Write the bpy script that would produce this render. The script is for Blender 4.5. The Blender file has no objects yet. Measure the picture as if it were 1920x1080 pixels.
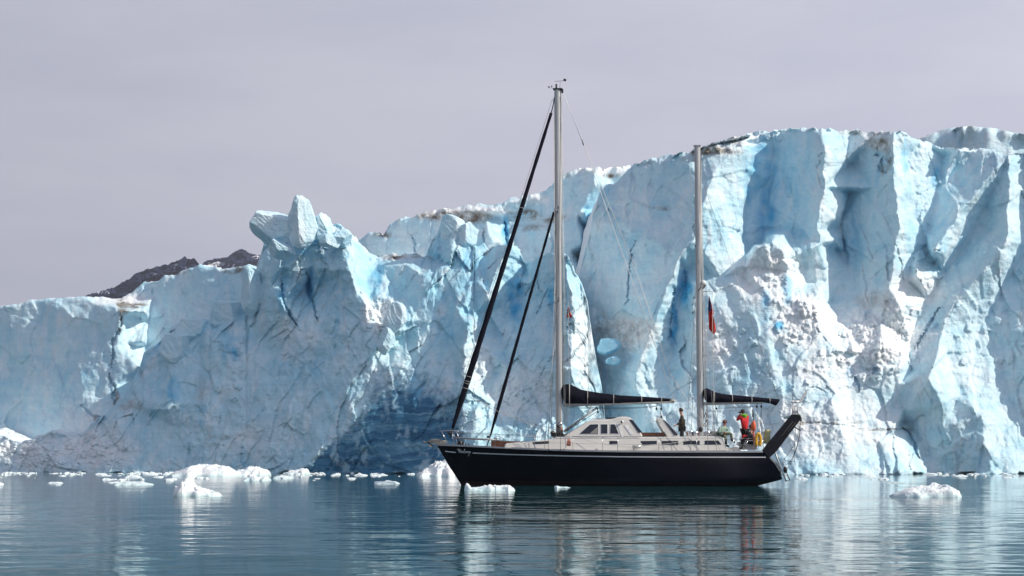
import bpy, bmesh, math, random
import numpy as np
from mathutils import Vector, Matrix
from mathutils.geometry import delaunay_2d_cdt

# ------------------------------------------------------------------ camera, light, exposure
scn = bpy.context.scene
FPX = 2925.0                 # focal length in photo pixels (photo 1920 wide)
HOR = 859.3                  # row of the horizon
CAMZ = 1.3                   # eye height of somebody in a dinghy

cam_d = bpy.data.cameras.new("camera")
cam_d.sensor_width = 36.0
cam_d.lens = FPX / 1920 * 36.0
cam_d.shift_y = (HOR - 540) / 1920
cam_d.clip_start = 0.3
cam_d.clip_end = 20000
cam = bpy.data.objects.new("camera", cam_d)
cam.location = (0, 0, CAMZ)
cam.rotation_euler = (math.radians(90), 0, 0)
scn.collection.objects.link(cam)
scn.camera = cam

SUN_EL, SUN_AZ = math.radians(36), math.radians(106)      # azimuth clockwise from +Y
to_sun = Vector((math.sin(SUN_AZ) * math.cos(SUN_EL), math.cos(SUN_AZ) * math.cos(SUN_EL), math.sin(SUN_EL)))
sun_d = bpy.data.lights.new("sun", 'SUN')
sun_d.energy = 4.1
sun_d.angle = math.radians(0.6)
sun_d.color = (1.0, 0.92, 0.80)
sun = bpy.data.objects.new("sun", sun_d)
sun.rotation_euler = to_sun.to_track_quat('Z', 'Y').to_euler()
sun.location = (120, 0, 120)
scn.collection.objects.link(sun)

world = bpy.data.worlds.new("World")
scn.world = world
world.use_nodes = True
wn, wl = world.node_tree.nodes, world.node_tree.links
wn.clear()
w_out = wn.new('ShaderNodeOutputWorld')
w_bg = wn.new('ShaderNodeBackground')
w_bg.inputs['Strength'].default_value = 0.1
sky = wn.new('ShaderNodeTexSky')
sky.sky_type = 'NISHITA'
sky.sun_disc = False
sky.sun_elevation = SUN_EL
sky.sun_rotation = SUN_AZ
tc = wn.new('ShaderNodeTexCoord')
sep = wn.new('ShaderNodeSeparateXYZ')
wl.new(tc.outputs['Generated'], sep.inputs[0])
mp = wn.new('ShaderNodeMapping')
mp.inputs['Scale'].default_value = (1.6, 1.6, 7.0)
mp.inputs['Rotation'].default_value = (0.0, 0.10, 0.0)
wl.new(tc.outputs['Generated'], mp.inputs[0])
cn = wn.new('ShaderNodeTexNoise')
cn.inputs['Scale'].default_value = 3.0
cn.inputs['Detail'].default_value = 7
cn.inputs['Roughness'].default_value = 0.55
wl.new(mp.outputs[0], cn.inputs['Vector'])
cr = wn.new('ShaderNodeValToRGB')          # thin cloud veil: lavender grey
cr.color_ramp.elements[0].position = 0.36
cr.color_ramp.elements[0].color = (5.05, 5.10, 6.05, 1)
cr.color_ramp.elements[1].position = 0.64
cr.color_ramp.elements[1].color = (5.70, 5.66, 6.45, 1)
wl.new(cn.outputs['Fac'], cr.inputs[0])
thin = wn.new('ShaderNodeMapRange')        # the veil thins out towards the zenith
thin.inputs['From Min'].default_value = 0.22
thin.inputs['From Max'].default_value = 0.70
thin.inputs['To Min'].default_value = 0.95
thin.inputs['To Max'].default_value = 0.25
wl.new(sep.outputs['Z'], thin.inputs['Value'])
wmix = wn.new('ShaderNodeMixRGB')
wl.new(thin.outputs[0], wmix.inputs['Fac'])
wl.new(sky.outputs[0], wmix.inputs['Color1'])
sdot = wn.new('ShaderNodeVectorMath'); sdot.operation = 'DOT_PRODUCT'      # forward scatter of the cloud round the sun
wl.new(tc.outputs['Generated'], sdot.inputs[0]); sdot.inputs[1].default_value = tuple(to_sun)
aur = wn.new('ShaderNodeMapRange')
aur.inputs['From Min'].default_value = -0.9; aur.inputs['From Max'].default_value = 1.0
aur.inputs['To Min'].default_value = 0.62; aur.inputs['To Max'].default_value = 1.75
wl.new(sdot.outputs['Value'], aur.inputs['Value'])
vsc = wn.new('ShaderNodeVectorMath'); vsc.operation = 'SCALE'
wl.new(cr.outputs[0], vsc.inputs[0]); wl.new(aur.outputs[0], vsc.inputs['Scale'])
wl.new(vsc.outputs[0], wmix.inputs['Color2'])
wl.new(wmix.outputs[0], w_bg.inputs['Color'])
wl.new(w_bg.outputs[0], w_out.inputs[0])

scn.view_settings.view_transform = 'Standard'
scn.view_settings.look = 'None'
scn.view_settings.exposure = 0.0
scn.view_settings.gamma = 1.0
scn.cycles.max_bounces = 8
scn.cycles.diffuse_bounces = 6
scn.cycles.glossy_bounces = 4
scn.cycles.caustics_reflective = False
scn.cycles.caustics_refractive = False

# ------------------------------------------------------------------ helpers
COL = scn.collection

def W(px, py, Y):
    """world point that the photo shows at (px,py), Y metres away"""
    return Vector(((px - 960) / FPX * Y, Y, CAMZ + (HOR - py) / FPX * Y))

def tag(o, label=None, cat=None, group=None, kind=None):
    if label: o['label'] = label
    if cat: o['category'] = cat
    if group: o['group'] = group
    if kind: o['kind'] = kind
    return o

def empty(name, loc, rz=0.0):
    o = bpy.data.objects.new(name, None)
    o.empty_display_size = 0.3
    o.location = loc
    o.rotation_euler = (0, 0, rz)
    COL.objects.link(o)
    return o

def mesh_np(name, V, F, mat=None, smooth=False, attrs=None, parent=None):
    """V (n,3) array, F (m,3|4) array"""
    me = bpy.data.meshes.new(name)
    n, k = F.shape
    me.vertices.add(len(V))
    me.vertices.foreach_set('co', np.ascontiguousarray(V, dtype=np.float32).ravel())
    me.loops.add(n * k)
    me.loops.foreach_set('vertex_index', np.ascontiguousarray(F, dtype=np.int32).ravel())
    me.polygons.add(n)
    me.polygons.foreach_set('loop_start', np.arange(0, n * k, k, dtype=np.int32))
    me.polygons.foreach_set('loop_total', np.full(n, k, dtype=np.int32))
    me.polygons.foreach_set('use_smooth', np.full(n, smooth, dtype=bool))
    me.update(calc_edges=True)
    for an, av in (attrs or {}).items():
        a = me.attributes.new(an, 'FLOAT', 'POINT')
        a.data.foreach_set('value', np.ascontiguousarray(av, dtype=np.float32).ravel())
    if mat: me.materials.append(mat)
    o = bpy.data.objects.new(name, me)
    COL.objects.link(o)
    if parent: o.parent = parent
    return o

def _hash(ix, iy, s):
    h = (ix.astype(np.int64) * 374761393 + iy.astype(np.int64) * 668265263 + s * 982451653) & 0xffffffff
    h = ((h ^ (h >> 13)) * 1274126177) & 0xffffffff
    h = ((h ^ (h >> 16)) * 2246822519) & 0xffffffff
    return ((h ^ (h >> 15)) & 0xffffff) / float(0xffffff)

def vnoise(x, y, s=0):
    """gradient noise, about -0.7..0.7"""
    x0, y0 = np.floor(x), np.floor(y)
    fx, fy = x - x0, y - y0
    ux, uy = fx * fx * fx * (fx * (fx * 6 - 15) + 10), fy * fy * fy * (fy * (fy * 6 - 15) + 10)
    ix, iy = x0.astype(np.int64), y0.astype(np.int64)
    def g(dx, dy):
        a = _hash(ix + dx, iy + dy, s) * 2 * np.pi
        return np.cos(a) * (fx - dx) + np.sin(a) * (fy - dy)
    a = g(0, 0) * (1 - ux) + g(1, 0) * ux
    b = g(0, 1) * (1 - ux) + g(1, 1) * ux
    return (a * (1 - uy) + b * uy) * 1.4

def fbm(x, y, oct=4, s=0, rough=0.5):
    r, a, f = 0, 1.0, 1.0
    for k in range(oct):
        r = r + a * vnoise(x * f + 17.3 * k, y * f - 9.1 * k, s + k)
        a *= rough
        f *= 2.03
    return r

def ridged(x, y, oct=3, s=0):
    r, a, f = 0, 1.0, 1.0
    for k in range(oct):
        r = r + a * (1 - 2 * np.abs(vnoise(x * f, y * f, s + k)))
        a *= 0.5
        f *= 2.1
    return r

def chunks(x, y, s=0, tilt=0.8):
    """broken-block relief: every cell of a jittered grid is its own tilted plane; returns height, edge distance"""
    x0, y0 = np.floor(x).astype(np.int64), np.floor(y).astype(np.int64)
    b1 = np.full(x.shape, 9.0); b2 = np.full(x.shape, 9.0); hh = np.zeros(x.shape)
    for dx in (-1, 0, 1):
        for dy in (-1, 0, 1):
            cx, cy = x0 + dx, y0 + dy
            jx, jy = cx + _hash(cx, cy, s), cy + _hash(cx, cy, s + 1)
            d = np.hypot(x - jx, y - jy)
            h = (_hash(cx, cy, s + 2) - 0.5) + tilt * ((_hash(cx, cy, s + 3) - .5) * 2 * (x - jx) + (_hash(cx, cy, s + 4) - .5) * 2 * (y - jy))
            near = d < b1
            b2 = np.where(near, b1, np.minimum(b2, d))
            hh = np.where(near, h, hh)
            b1 = np.minimum(b1, d)
    return hh, b2 - b1

# ------------------------------------------------------------------ node helpers
def new_mat(name):
    m = bpy.data.materials.new(name)
    m.use_nodes = True
    nt = m.node_tree
    return m, nt.nodes, nt.links, nt.nodes['Principled BSDF']

def simple(name, col, rough=0.5, metal=0.0, spec=0.5, var=0.12, vscale=6.0, bump=0.0, bscale=40.0, coat=0.0):
    m, n, l, b = new_mat(name)
    b.inputs['Roughness'].default_value = rough
    b.inputs['Metallic'].default_value = metal
    b.inputs['Specular IOR Level'].default_value = spec
    b.inputs['Coat Weight'].default_value = coat
    t = n.new('ShaderNodeTexCoord')
    no = n.new('ShaderNodeTexNoise')
    no.inputs['Scale'].default_value = vscale
    no.inputs['Detail'].default_value = 5
    l.new(t.outputs['Object'], no.inputs['Vector'])
    r = n.new('ShaderNodeValToRGB')
    r.color_ramp.elements[0].position = 0.3
    r.color_ramp.elements[1].position = 0.7
    r.color_ramp.elements[0].color = (*[c * (1 - var) for c in col], 1)
    r.color_ramp.elements[1].color = (*[min(1, c * (1 + var)) for c in col], 1)
    l.new(no.outputs['Fac'], r.inputs[0])
    l.new(r.outputs[0], b.inputs['Base Color'])
    if bump:
        n2 = n.new('ShaderNodeTexNoise')
        n2.inputs['Scale'].default_value = bscale
        n2.inputs['Detail'].default_value = 4
        l.new(t.outputs['Object'], n2.inputs['Vector'])
        bp = n.new('ShaderNodeBump')
        bp.inputs['Strength'].default_value = bump
        bp.inputs['Distance'].default_value = 0.02
        l.new(n2.outputs['Fac'], bp.inputs['Height'])
        l.new(bp.outputs[0], b.inputs['Normal'])
    return m

def noise_node(n, l, vec, scale, detail=4, rough=0.55, mscale=None, rot=None):
    if mscale is not None:
        mp = n.new('ShaderNodeMapping')
        mp.inputs['Scale'].default_value = mscale
        if rot: mp.inputs['Rotation'].default_value = rot
        l.new(vec, mp.inputs[0])
        vec = mp.outputs[0]
    t = n.new('ShaderNodeTexNoise')
    t.inputs['Scale'].default_value = scale
    t.inputs['Detail'].default_value = detail
    t.inputs['Roughness'].default_value = rough
    l.new(vec, t.inputs['Vector'])
    return t.outputs['Fac']

def ramp(n, l, fac, stops):
    r = n.new('ShaderNodeValToRGB')
    e = r.color_ramp.elements
    while len(e) < len(stops): e.new(0.5)
    for k, (p, c) in enumerate(stops):
        e[k].position = p
        e[k].color = (*c, 1) if len(c) == 3 else c
    l.new(fac, r.inputs[0])
    return r.outputs[0]

def mixc(n, l, fac, a, b):
    m = n.new('ShaderNodeMixRGB')
    for sock, v in ((m.inputs['Fac'], fac), (m.inputs['Color1'], a), (m.inputs['Color2'], b)):
        if isinstance(v, (int, float)): sock.default_value = v
        elif isinstance(v, tuple): sock.default_value = (*v, 1)
        else: l.new(v, sock)
    return m.outputs[0]

def math_n(n, l, op, a, b=None, clamp=False):
    m = n.new('ShaderNodeMath')
    m.operation = op
    m.use_clamp = clamp
    for k, v in enumerate((a, b)):
        if v is None: continue
        if isinstance(v, (int, float)): m.inputs[k].default_value = v
        else: l.new(v, m.inputs[k])
    return m.outputs[0]

def ice_material():
    m, n, l, b = new_mat("glacier_ice")
    geo = n.new('ShaderNodeNewGeometry')
    pos = geo.outputs['Position']
    def attr(nm):
        a = n.new('ShaderNodeAttribute')
        a.attribute_name = nm
        return a.outputs['Fac']
    # compact blue glacier ice with pale annual layers
    big = noise_node(n, l, pos, 0.16, 5, 0.6)
    lay = noise_node(n, l, pos, 1.0, 5, 0.62, (0.10, 0.10, 1.5), (0.0, 0.06, 0.0))
    smooth = ramp(n, l, big, [(0.30, (0.36, 0.67, 0.82)), (0.52, (0.52, 0.78, 0.88)), (0.72, (0.68, 0.86, 0.92))])
    layc = ramp(n, l, lay, [(0.35, (0.80, 0.88, 0.92)), (0.60, (1.0, 1.0, 1.0))])
    mm = n.new('ShaderNodeMixRGB'); mm.blend_type = 'MULTIPLY'; mm.inputs['Fac'].default_value = 0.55
    l.new(smooth, mm.inputs['Color1']); l.new(layc, mm.inputs['Color2'])
    # weathered granular crust
    gr = noise_node(n, l, pos, 1.3, 6, 0.65)
    crust = ramp(n, l, gr, [(0.28, (0.74, 0.87, 0.92)), (0.5, (0.90, 0.925, 0.935)), (0.8, (0.94, 0.94, 0.935))])
    rubm = math_n(n, l, 'ADD', attr('rub'), math_n(n, l, 'MULTIPLY', math_n(n, l, 'SUBTRACT', noise_node(n, l, pos, 0.55, 5), 0.5), 1.4), True)
    c = mixc(n, l, rubm, mm.outputs[0], crust)
    # healed fractures: thin blue seams, and pale wind-packed streaks running down the face
    vo = n.new('ShaderNodeTexVoronoi'); vo.feature = 'DISTANCE_TO_EDGE'; vo.inputs['Scale'].default_value = 0.26
    wv = n.new('ShaderNodeVectorMath'); wv.operation = 'ADD'
    wn_ = n.new('ShaderNodeTexNoise'); wn_.inputs['Scale'].default_value = 0.5; wn_.inputs['Detail'].default_value = 5; l.new(pos, wn_.inputs['Vector'])
    ws = n.new('ShaderNodeVectorMath'); ws.operation = 'SCALE'; ws.inputs['Scale'].default_value = 3.2; l.new(wn_.outputs['Color'], ws.inputs[0])
    mpv = n.new('ShaderNodeMapping'); mpv.inputs['Scale'].default_value = (1, 1, .55); l.new(pos, mpv.inputs[0])
    l.new(mpv.outputs[0], wv.inputs[0]); l.new(ws.outputs[0], wv.inputs[1]); l.new(wv.outputs[0], vo.inputs['Vector'])
    seam = ramp(n, l, vo.outputs['Distance'], [(0.0, (1, 1, 1)), (0.035, (0, 0, 0))])
    sm_ = math_n(n, l, 'MULTIPLY', seam, ramp(n, l, noise_node(n, l, pos, 0.22, 4), [(0.52, (0, 0, 0)), (0.66, (.5, .5, .5))]))
    c = mixc(n, l, sm_, c, (0.16, 0.44, 0.62))
    strk = noise_node(n, l, pos, 1.0, 6, 0.65, (0.9, 0.9, 0.16), (0.0, 0.22, 0.0))
    c = mixc(n, l, ramp(n, l, strk, [(0.52, (0, 0, 0)), (0.66, (.6, .6, .6))]), c, (0.80, 0.86, 0.89))
    grn = noise_node(n, l, pos, 3.4, 8, 0.7)
    gm = n.new('ShaderNodeMixRGB'); gm.blend_type = 'MULTIPLY'; gm.inputs['Fac'].default_value = 0.35
    l.new(c, gm.inputs['Color1']); l.new(ramp(n, l, grn, [(0.36, (0.78, 0.85, 0.90)), (0.56, (1, 1, 1))]), gm.inputs['Color2'])
    c = gm.outputs[0]
    # vivid freshly opened blue ice, plus crack and hollow shade put into the colour
    c = mixc(n, l, attr('blue'), c, (0.12, 0.50, 0.76))
    # clear, bubble-free basal ice in thin dark and pale bands
    sp = n.new('ShaderNodeSeparateXYZ'); l.new(pos, sp.inputs[0])
    wz = math_n(n, l, 'SUBTRACT', sp.outputs['Z'], math_n(n, l, 'MULTIPLY', sp.outputs['X'], 0.11))
    wz = math_n(n, l, 'ADD', wz, math_n(n, l, 'MULTIPLY', noise_node(n, l, pos, 0.22, 5, 0.55), 2.6))
    cb = n.new('ShaderNodeCombineXYZ')
    l.new(math_n(n, l, 'MULTIPLY', sp.outputs['X'], 0.085), cb.inputs[0]); l.new(math_n(n, l, 'MULTIPLY', sp.outputs['Y'], 0.1), cb.inputs[1]); l.new(math_n(n, l, 'MULTIPLY', wz, 2.3), cb.inputs[2])
    band = noise_node(n, l, cb.outputs[0], 1.0, 7, 0.66)
    clear = ramp(n, l, band, [(0.36, (0.022, 0.10, 0.20)), (0.49, (0.045, 0.19, 0.33)), (0.58, (0.12, 0.30, 0.43)), (0.70, (0.27, 0.45, 0.56))])
    c = mixc(n, l, attr('clear'), c, clear)
    # grit and dust lines
    dn = noise_node(n, l, pos, 0.9, 7, 0.7)
    df = math_n(n, l, 'MULTIPLY', math_n(n, l, 'MULTIPLY', attr('dirt'), 1.25, True), ramp(n, l, dn, [(0.38, (0, 0, 0)), (0.58, (1, 1, 1))]))
    c = mixc(n, l, df, c, (0.20, 0.165, 0.13))
    l.new(c, b.inputs['Base Color'])
    b.inputs['Roughness'].default_value = 0.55
    b.inputs['Specular IOR Level'].default_value = 0.35
    n1 = noise_node(n, l, pos, 1.6, 8, 0.62)
    n2 = noise_node(n, l, pos, 1.0, 6, 0.6, (0.35, 0.35, 2.6), (0.0, 0.07, 0.0))
    hsum = math_n(n, l, 'ADD', n1, math_n(n, l, 'MULTIPLY', n2, 0.5))
    bp = n.new('ShaderNodeBump')
    bp.inputs['Strength'].default_value = 0.65
    bp.inputs['Distance'].default_value = 0.28
    l.new(hsum, bp.inputs['Height'])
    l.new(bp.outputs[0], b.inputs['Normal'])
    return m

ICE = ice_material()
# ------------------------------------------------------------------ the glacier front, relief modelled mass by mass
def interp_cdt(pts, qx, qy, sx=1.0):
    """piecewise-linear surface through control points (px,py,d): chiselled facets between them"""
    P = np.array(pts, dtype=float)
    vs = [Vector((p[0], p[1])) for p in P]
    r = delaunay_2d_cdt(vs, [], [], 0, 1e-4)
    vo, tris, orig = r[0], r[2], r[3]
    vd = np.array([P[o[0], 2] if o else 0 for o in orig])
    vx = np.array([v.x for v in vo]); vy = np.array([v.y for v in vo])
    out = np.zeros(qx.shape)
    done = np.zeros(qx.shape, bool)
    for t in tris:
        a, b_, c = t
        x0, x1 = vx[list(t)].min(), vx[list(t)].max()
        y0, y1 = vy[list(t)].min(), vy[list(t)].max()
        m = (qx >= x0) & (qx <= x1) & (qy >= y0) & (qy <= y1)
        if not m.any(): continue
        x, y = qx[m], qy[m]
        den = (vy[b_] - vy[c]) * (vx[a] - vx[c]) + (vx[c] - vx[b_]) * (vy[a] - vy[c])
        if abs(den) < 1e-9: continue
        l1 = ((vy[b_] - vy[c]) * (x - vx[c]) + (vx[c] - vx[b_]) * (y - vy[c])) / den
        l2 = ((vy[c] - vy[a]) * (x - vx[c]) + (vx[a] - vx[c]) * (y - vy[c])) / den
        l3 = 1 - l1 - l2
        ins = (l1 > -1e-6) & (l2 > -1e-6) & (l3 > -1e-6)
        idx = np.where(m)
        idx = (idx[0][ins], idx[1][ins])
        out[idx] = l1[ins] * vd[a] + l2[ins] * vd[b_] + l3[ins] * vd[c]
        done[idx] = True
    if not done.all():                      # outside the hull: nearest control point
        ii = np.where(~done)
        x, y = qx[ii], qy[ii]
        best = np.full(x.shape, 1e18); val = np.zeros(x.shape)
        for p in P:
            d = (x - p[0]) ** 2 + (y - p[1]) ** 2
            k = d < best
            best[k] = d[k]; val[k] = p[2]
        out[ii] = val
    return out

def seg_dist(qx, qy, line):
    best = np.full(qx.shape, 1e9)
    par = np.zeros(qx.shape)
    tot = sum(math.hypot(b[0] - a[0], b[1] - a[1]) for a, b in zip(line[:-1], line[1:]))
    run = 0.0
    for (ax, ay), (bx, by) in zip(line[:-1], line[1:]):
        dx, dy = bx - ax, by - ay
        ln = math.hypot(dx, dy)
        t = np.clip(((qx - ax) * dx + (qy - ay) * dy) / (dx * dx + dy * dy + 1e-9), 0, 1)
        d = np.hypot(qx - ax - t * dx, qy - ay - t * dy)
        k = d < best
        best = np.where(k, d, best)
        par = np.where(k, (run + t * ln) / tot, par)
        run += ln
    return best, par

def blobs(qx, qy, lst):
    r = np.zeros(qx.shape)
    for (cx, cy, rx, ry, v) in lst:
        k = np.clip(1.6 - 1.6 * np.hypot((qx - cx) / rx, (qy - cy) / ry), 0, 1)
        r = np.maximum(r, v * k)
    return r

def ice_mass(name, Y0, tops, pts, x0, x1, step, nrow, seed, cracks=(), rub=(), blue=(), clear=None, dirt=(), lumps=(),
             rough=1.0, flute=0.25, slab=0.55, diag=0.0, topn=4.0, back=22.0, rise=0.02, warp=7.0, soft=1, mat=None, label=None, cat=None, rub0=0.25):
    px = np.arange(x0, x1 + step, step, dtype=float)
    T = np.array(tops, float)
    top = np.interp(px, T[:, 0], T[:, 1])
    top = top + topn * (fbm(px / 26.0, px * 0 + seed, 4, seed, 0.6)) + topn * 0.35 * np.round(2 * vnoise(px / 9.0, px * 0 + 3.1, seed + 5)) / 2
    base = HOR + (CAMZ + 0.7) / (Y0 - 16) * FPX
    v = np.linspace(0, 1, nrow)
    QX = np.repeat(px[None, :], nrow, 0)
    QY = base + (top[None, :] - base) * v[:, None]
    wx = QX + warp * fbm(QX / 34, QY / 46, 3, seed + 11) + 0.25 * warp * vnoise(QX / 7, QY / 9, seed + 14)
    wy = QY + warp * fbm(QX / 40, QY / 40, 3, seed + 21)
    D = interp_cdt(pts, wx, wy)
    for _ in range(soft):
        D[:, 1:-1] = (D[:, :-2] + 2 * D[:, 1:-1] + D[:, 2:]) / 4
        D[1:-1] = (D[:-2] + 2 * D[1:-1] + D[2:]) / 4
    mrub = np.clip(blobs(wx, wy, rub) + 0.0, 0, 1)
    mblue = np.clip(1.25 * blobs(wx, wy, [(a, b_, 1.25 * c, 1.2 * d, e) for a, b_, c, d, e in blue]) * (0.75 + 0.9 * vnoise(QX / 16, QY / 22, seed + 33)), 0, 1)
    mdirt = blobs(wx, wy, dirt)
    mclear = np.zeros(QX.shape) if clear is None else clear(wx, wy)
    calm = 1 - 0.65 * np.clip(mclear, 0, 1)
    # relief in metres (x to the right, z up, about 21 photo px per metre)
    mx, mz = QX / FPX * Y0, -QY / FPX * Y0
    R = 0.55 * fbm(mx / 5.5, mz / 7.5, 5, seed + 31, 0.52)
    R += flute * ridged(mx / 2.3 + 0.35 * mz / 2.3, mz / 12.0, 3, seed + 41) * 0.5
    h1, e1 = chunks(mx / 3.1 + 0.4 * vnoise(mz / 4, mx / 4, 3), mz / 4.6, seed + 51, 0.9)
    R += 0.62 * h1 * np.clip(.35 + e1 * 14, 0, 1)
    R += 0.16 * np.clip(1 - e1 * 16, 0, 1) * np.clip(2.5 * vnoise(mx / 6, mz / 6, seed + 57), 0, 1)
    h4, e4 = chunks(mx / 1.5 + 0.3 * vnoise(mz / 2, mx / 2, 5), mz / 2.3, seed + 55, 0.9)
    R += 0.30 * h4 * np.clip(.35 + e4 * 14, 0, 1) * np.clip(0.5 + 1.5 * vnoise(mx / 5, mz / 5, seed + 58), 0, 1)
    R += 0.10 * fbm(mx / 0.9, mz / 0.9, 4, seed + 61, 0.6)
    R += 0.05 * vnoise(mx / 3.0, mz / 0.35, seed + 66)
    h5, e5 = chunks(mx / 1.25 + 0.22 * mz / 1.25 + 0.5 * fbm(mz / 3.5, mx / 3.5, 3, 9), mz / 6.5 + .3 * vnoise(mx / 2, mz / 2, 4), seed + 121, 1.0)
    R += slab * h5 * np.clip(0.55 + 1.6 * vnoise(mx / 7, mz / 9, seed + 122), 0, 1.3)
    h6, e6 = chunks(mx / 0.55 + 0.3 * mz, mz / 1.7, seed + 131, 1.0)
    R += 0.16 * h6 * np.clip(0.2 + 1.8 * vnoise(mx / 4, mz / 4, seed + 132), 0, 1)
    if diag:                                              # shear bands slanting down to the left
        u_, w_ = mx * 0.88 - mz * 0.47, mx * 0.47 + mz * 0.88
        h8, e8 = chunks(u_ / 0.8 + 0.35 * fbm(w_ / 2.5, u_ / 2.5, 3, 15), w_ / 4.2, seed + 151, 1.1)
        h9, e9 = chunks(u_ / 2.3 + 0.3 * vnoise(w_ / 3, u_ / 3, 16), w_ / 6.5, seed + 161, 1.1)
        R += diag * (0.6 * h8 + 1.0 * h9) * np.clip(0.7 + 1.3 * vnoise(mx / 6, mz / 6, seed + 152), 0.1, 1.3)
    h2, e2 = chunks(mx / 0.95, mz / 0.95, seed + 71, 0.9)
    h3, e3 = chunks(mx / 0.42, mz / 0.42, seed + 81, 0.9)
    h7, e7 = chunks(mx / 0.24, mz / 0.24, seed + 141, 0.9)
    RB = 0.26 * h2 * np.clip(0.4 + 1.5 * vnoise(mx / 3, mz / 3, seed + 142), 0, 1.4) + 0.24 * h3 + 0.13 * h7 + 0.1 * h6 + 0.36 * fbm(mx / 2.2, mz / 2.2, 5, seed + 91, 0.55)
    D = D + rough * calm * (R * (1 - 0.4 * mrub) + RB * mrub)
    jag = 3.0 * fbm(QX / 6, QY / 6, 3, seed + 101)
    for cr_ in cracks:
        line, w, dep = cr_[:3]
        brown = len(cr_) > 3
        lx = [p[0] for p in line]; ly = [p[1] for p in line]
        dd, par = seg_dist(QX + 0.8 * jag + 4 * vnoise(QX / 20, QY / 20, seed + 7), QY + 0.8 * jag, line)
        ww = w * 0.62 * (0.6 + 1.0 * np.abs(vnoise(QX / 22, QY / 22, seed + 8))) * (0.25 + 1.5 * np.sin(np.pi * np.clip(par, 0, 1)) ** 0.8)
        D += 0.6 * dep * np.clip(1.2 - dd / np.maximum(ww, .4), 0, 1)
        mblue = np.maximum(mblue, 0.22 * np.clip(1.5 - dd / np.maximum(1.6 * ww, .6), 0, 1)) if not brown else mblue  # bluer along each crack: crevice shade tinted in
        D -= 0.10 * dep * np.clip(1 - np.abs(dd - 2.2 * ww) / (2.2 * ww + .5), 0, 1) * (QX > np.mean([p[0] for p in line]))
    rng = random.Random(seed)
    for (cx, cy, rx, ry, n, r0, r1) in lumps:            # fallen blocks frozen to the face
        for _ in range(n):
            a, q = rng.uniform(0, 2 * math.pi), math.sqrt(rng.random())
            lx, ly = cx + rx * q * math.cos(a), cy + ry * q * math.sin(a)
            r = r0 + (r1 - r0) * rng.random() ** 2.2
            ry_ = r * rng.uniform(0.7, 1.25)
            c0, c1 = np.searchsorted(px, [lx - r, lx + r])
            if c1 - c0 < 2: continue
            sx, sy = QX[:, c0:c1], QY[:, c0:c1]
            ang = np.arctan2(sy - ly, sx - lx)
            ph = rng.uniform(0, 6)
            q2 = np.maximum(np.abs((sx - lx) / r * math.cos(ph) + (sy - ly) / ry_ * math.sin(ph)), np.abs(-(sx - lx) / r * math.sin(ph) + (sy - ly) / ry_ * math.cos(ph)))
            q3 = 0.85 * q2 + 0.15 * np.hypot((sx - lx) / r, (sy - ly) / ry_)
            hgt = r / FPX * Y0 * rng.uniform(0.7, 1.2)
            bump = hgt * np.clip(1.6 * (1 - q3 ** 2), 0, None) ** 0.5
            bump = np.where(q3 < 1, np.minimum(bump, hgt * 0.62) * (1 + 0.25 * ((sx - lx) / r * math.cos(ph * 3) + (sy - ly) / ry_ * math.sin(ph * 3))), 0)
            D[:, c0:c1] -= bump
    # shape the crest: it rounds off towards the back
    vm = np.clip((v - 0.985) / 0.015, 0, 1)[:, None]
    D = D + vm ** 2 * 0.5
    Y = Y0 + D
    X = (QX - 960) / FPX * Y
    Z = CAMZ + (HOR - QY) / FPX * Y
    att = {'rub': np.clip(mrub + rub0 + 0 * QX, 0, 1), 'blue': mblue, 'clear': mclear, 'dirt': mdirt}
    for k in att: att[k] = att[k] * np.ones(QX.shape)
    nb = 14                                                 # the top surface running back from the crest
    for k in range(1, nb + 1):
        t = (k / nb) ** 1.6
        yy = Y[nrow - 1] + back * t
        zz = Z[nrow - 1] + back * t * rise + (1 - math.exp(-t * 9)) * 0.55 * fbm(px / 30 + 9.7, px * 0 + yy / 2.2, 4, seed + 111, 0.6)
        X = np.vstack([X, X[nrow - 1][None]]); Y = np.vstack([Y, yy[None]]); Z = np.vstack([Z, zz[None]])
        for nm in att:
            add = np.full(len(px), 0.0) if nm in ('blue', 'clear') else (np.full(len(px), 0.9) if nm == 'rub' else att['dirt'][nrow - 1])
            att[nm] = np.vstack([att[nm], add[None]])
    nr, nc = X.shape
    I = np.arange(nr * nc).reshape(nr, nc)
    F = np.stack([I[:-1, :-1], I[:-1, 1:], I[1:, 1:], I[1:, :-1]], -1).reshape(-1, 4)
    V = np.stack([X, Y, Z], -1).reshape(-1, 3)
    org = np.array([V[:, 0].mean(), Y0, 0.0])
    o = mesh_np(name, V - org, F, mat or ICE, True, att)
    o.location = org
    tag(o, label, cat)
    return o

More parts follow.
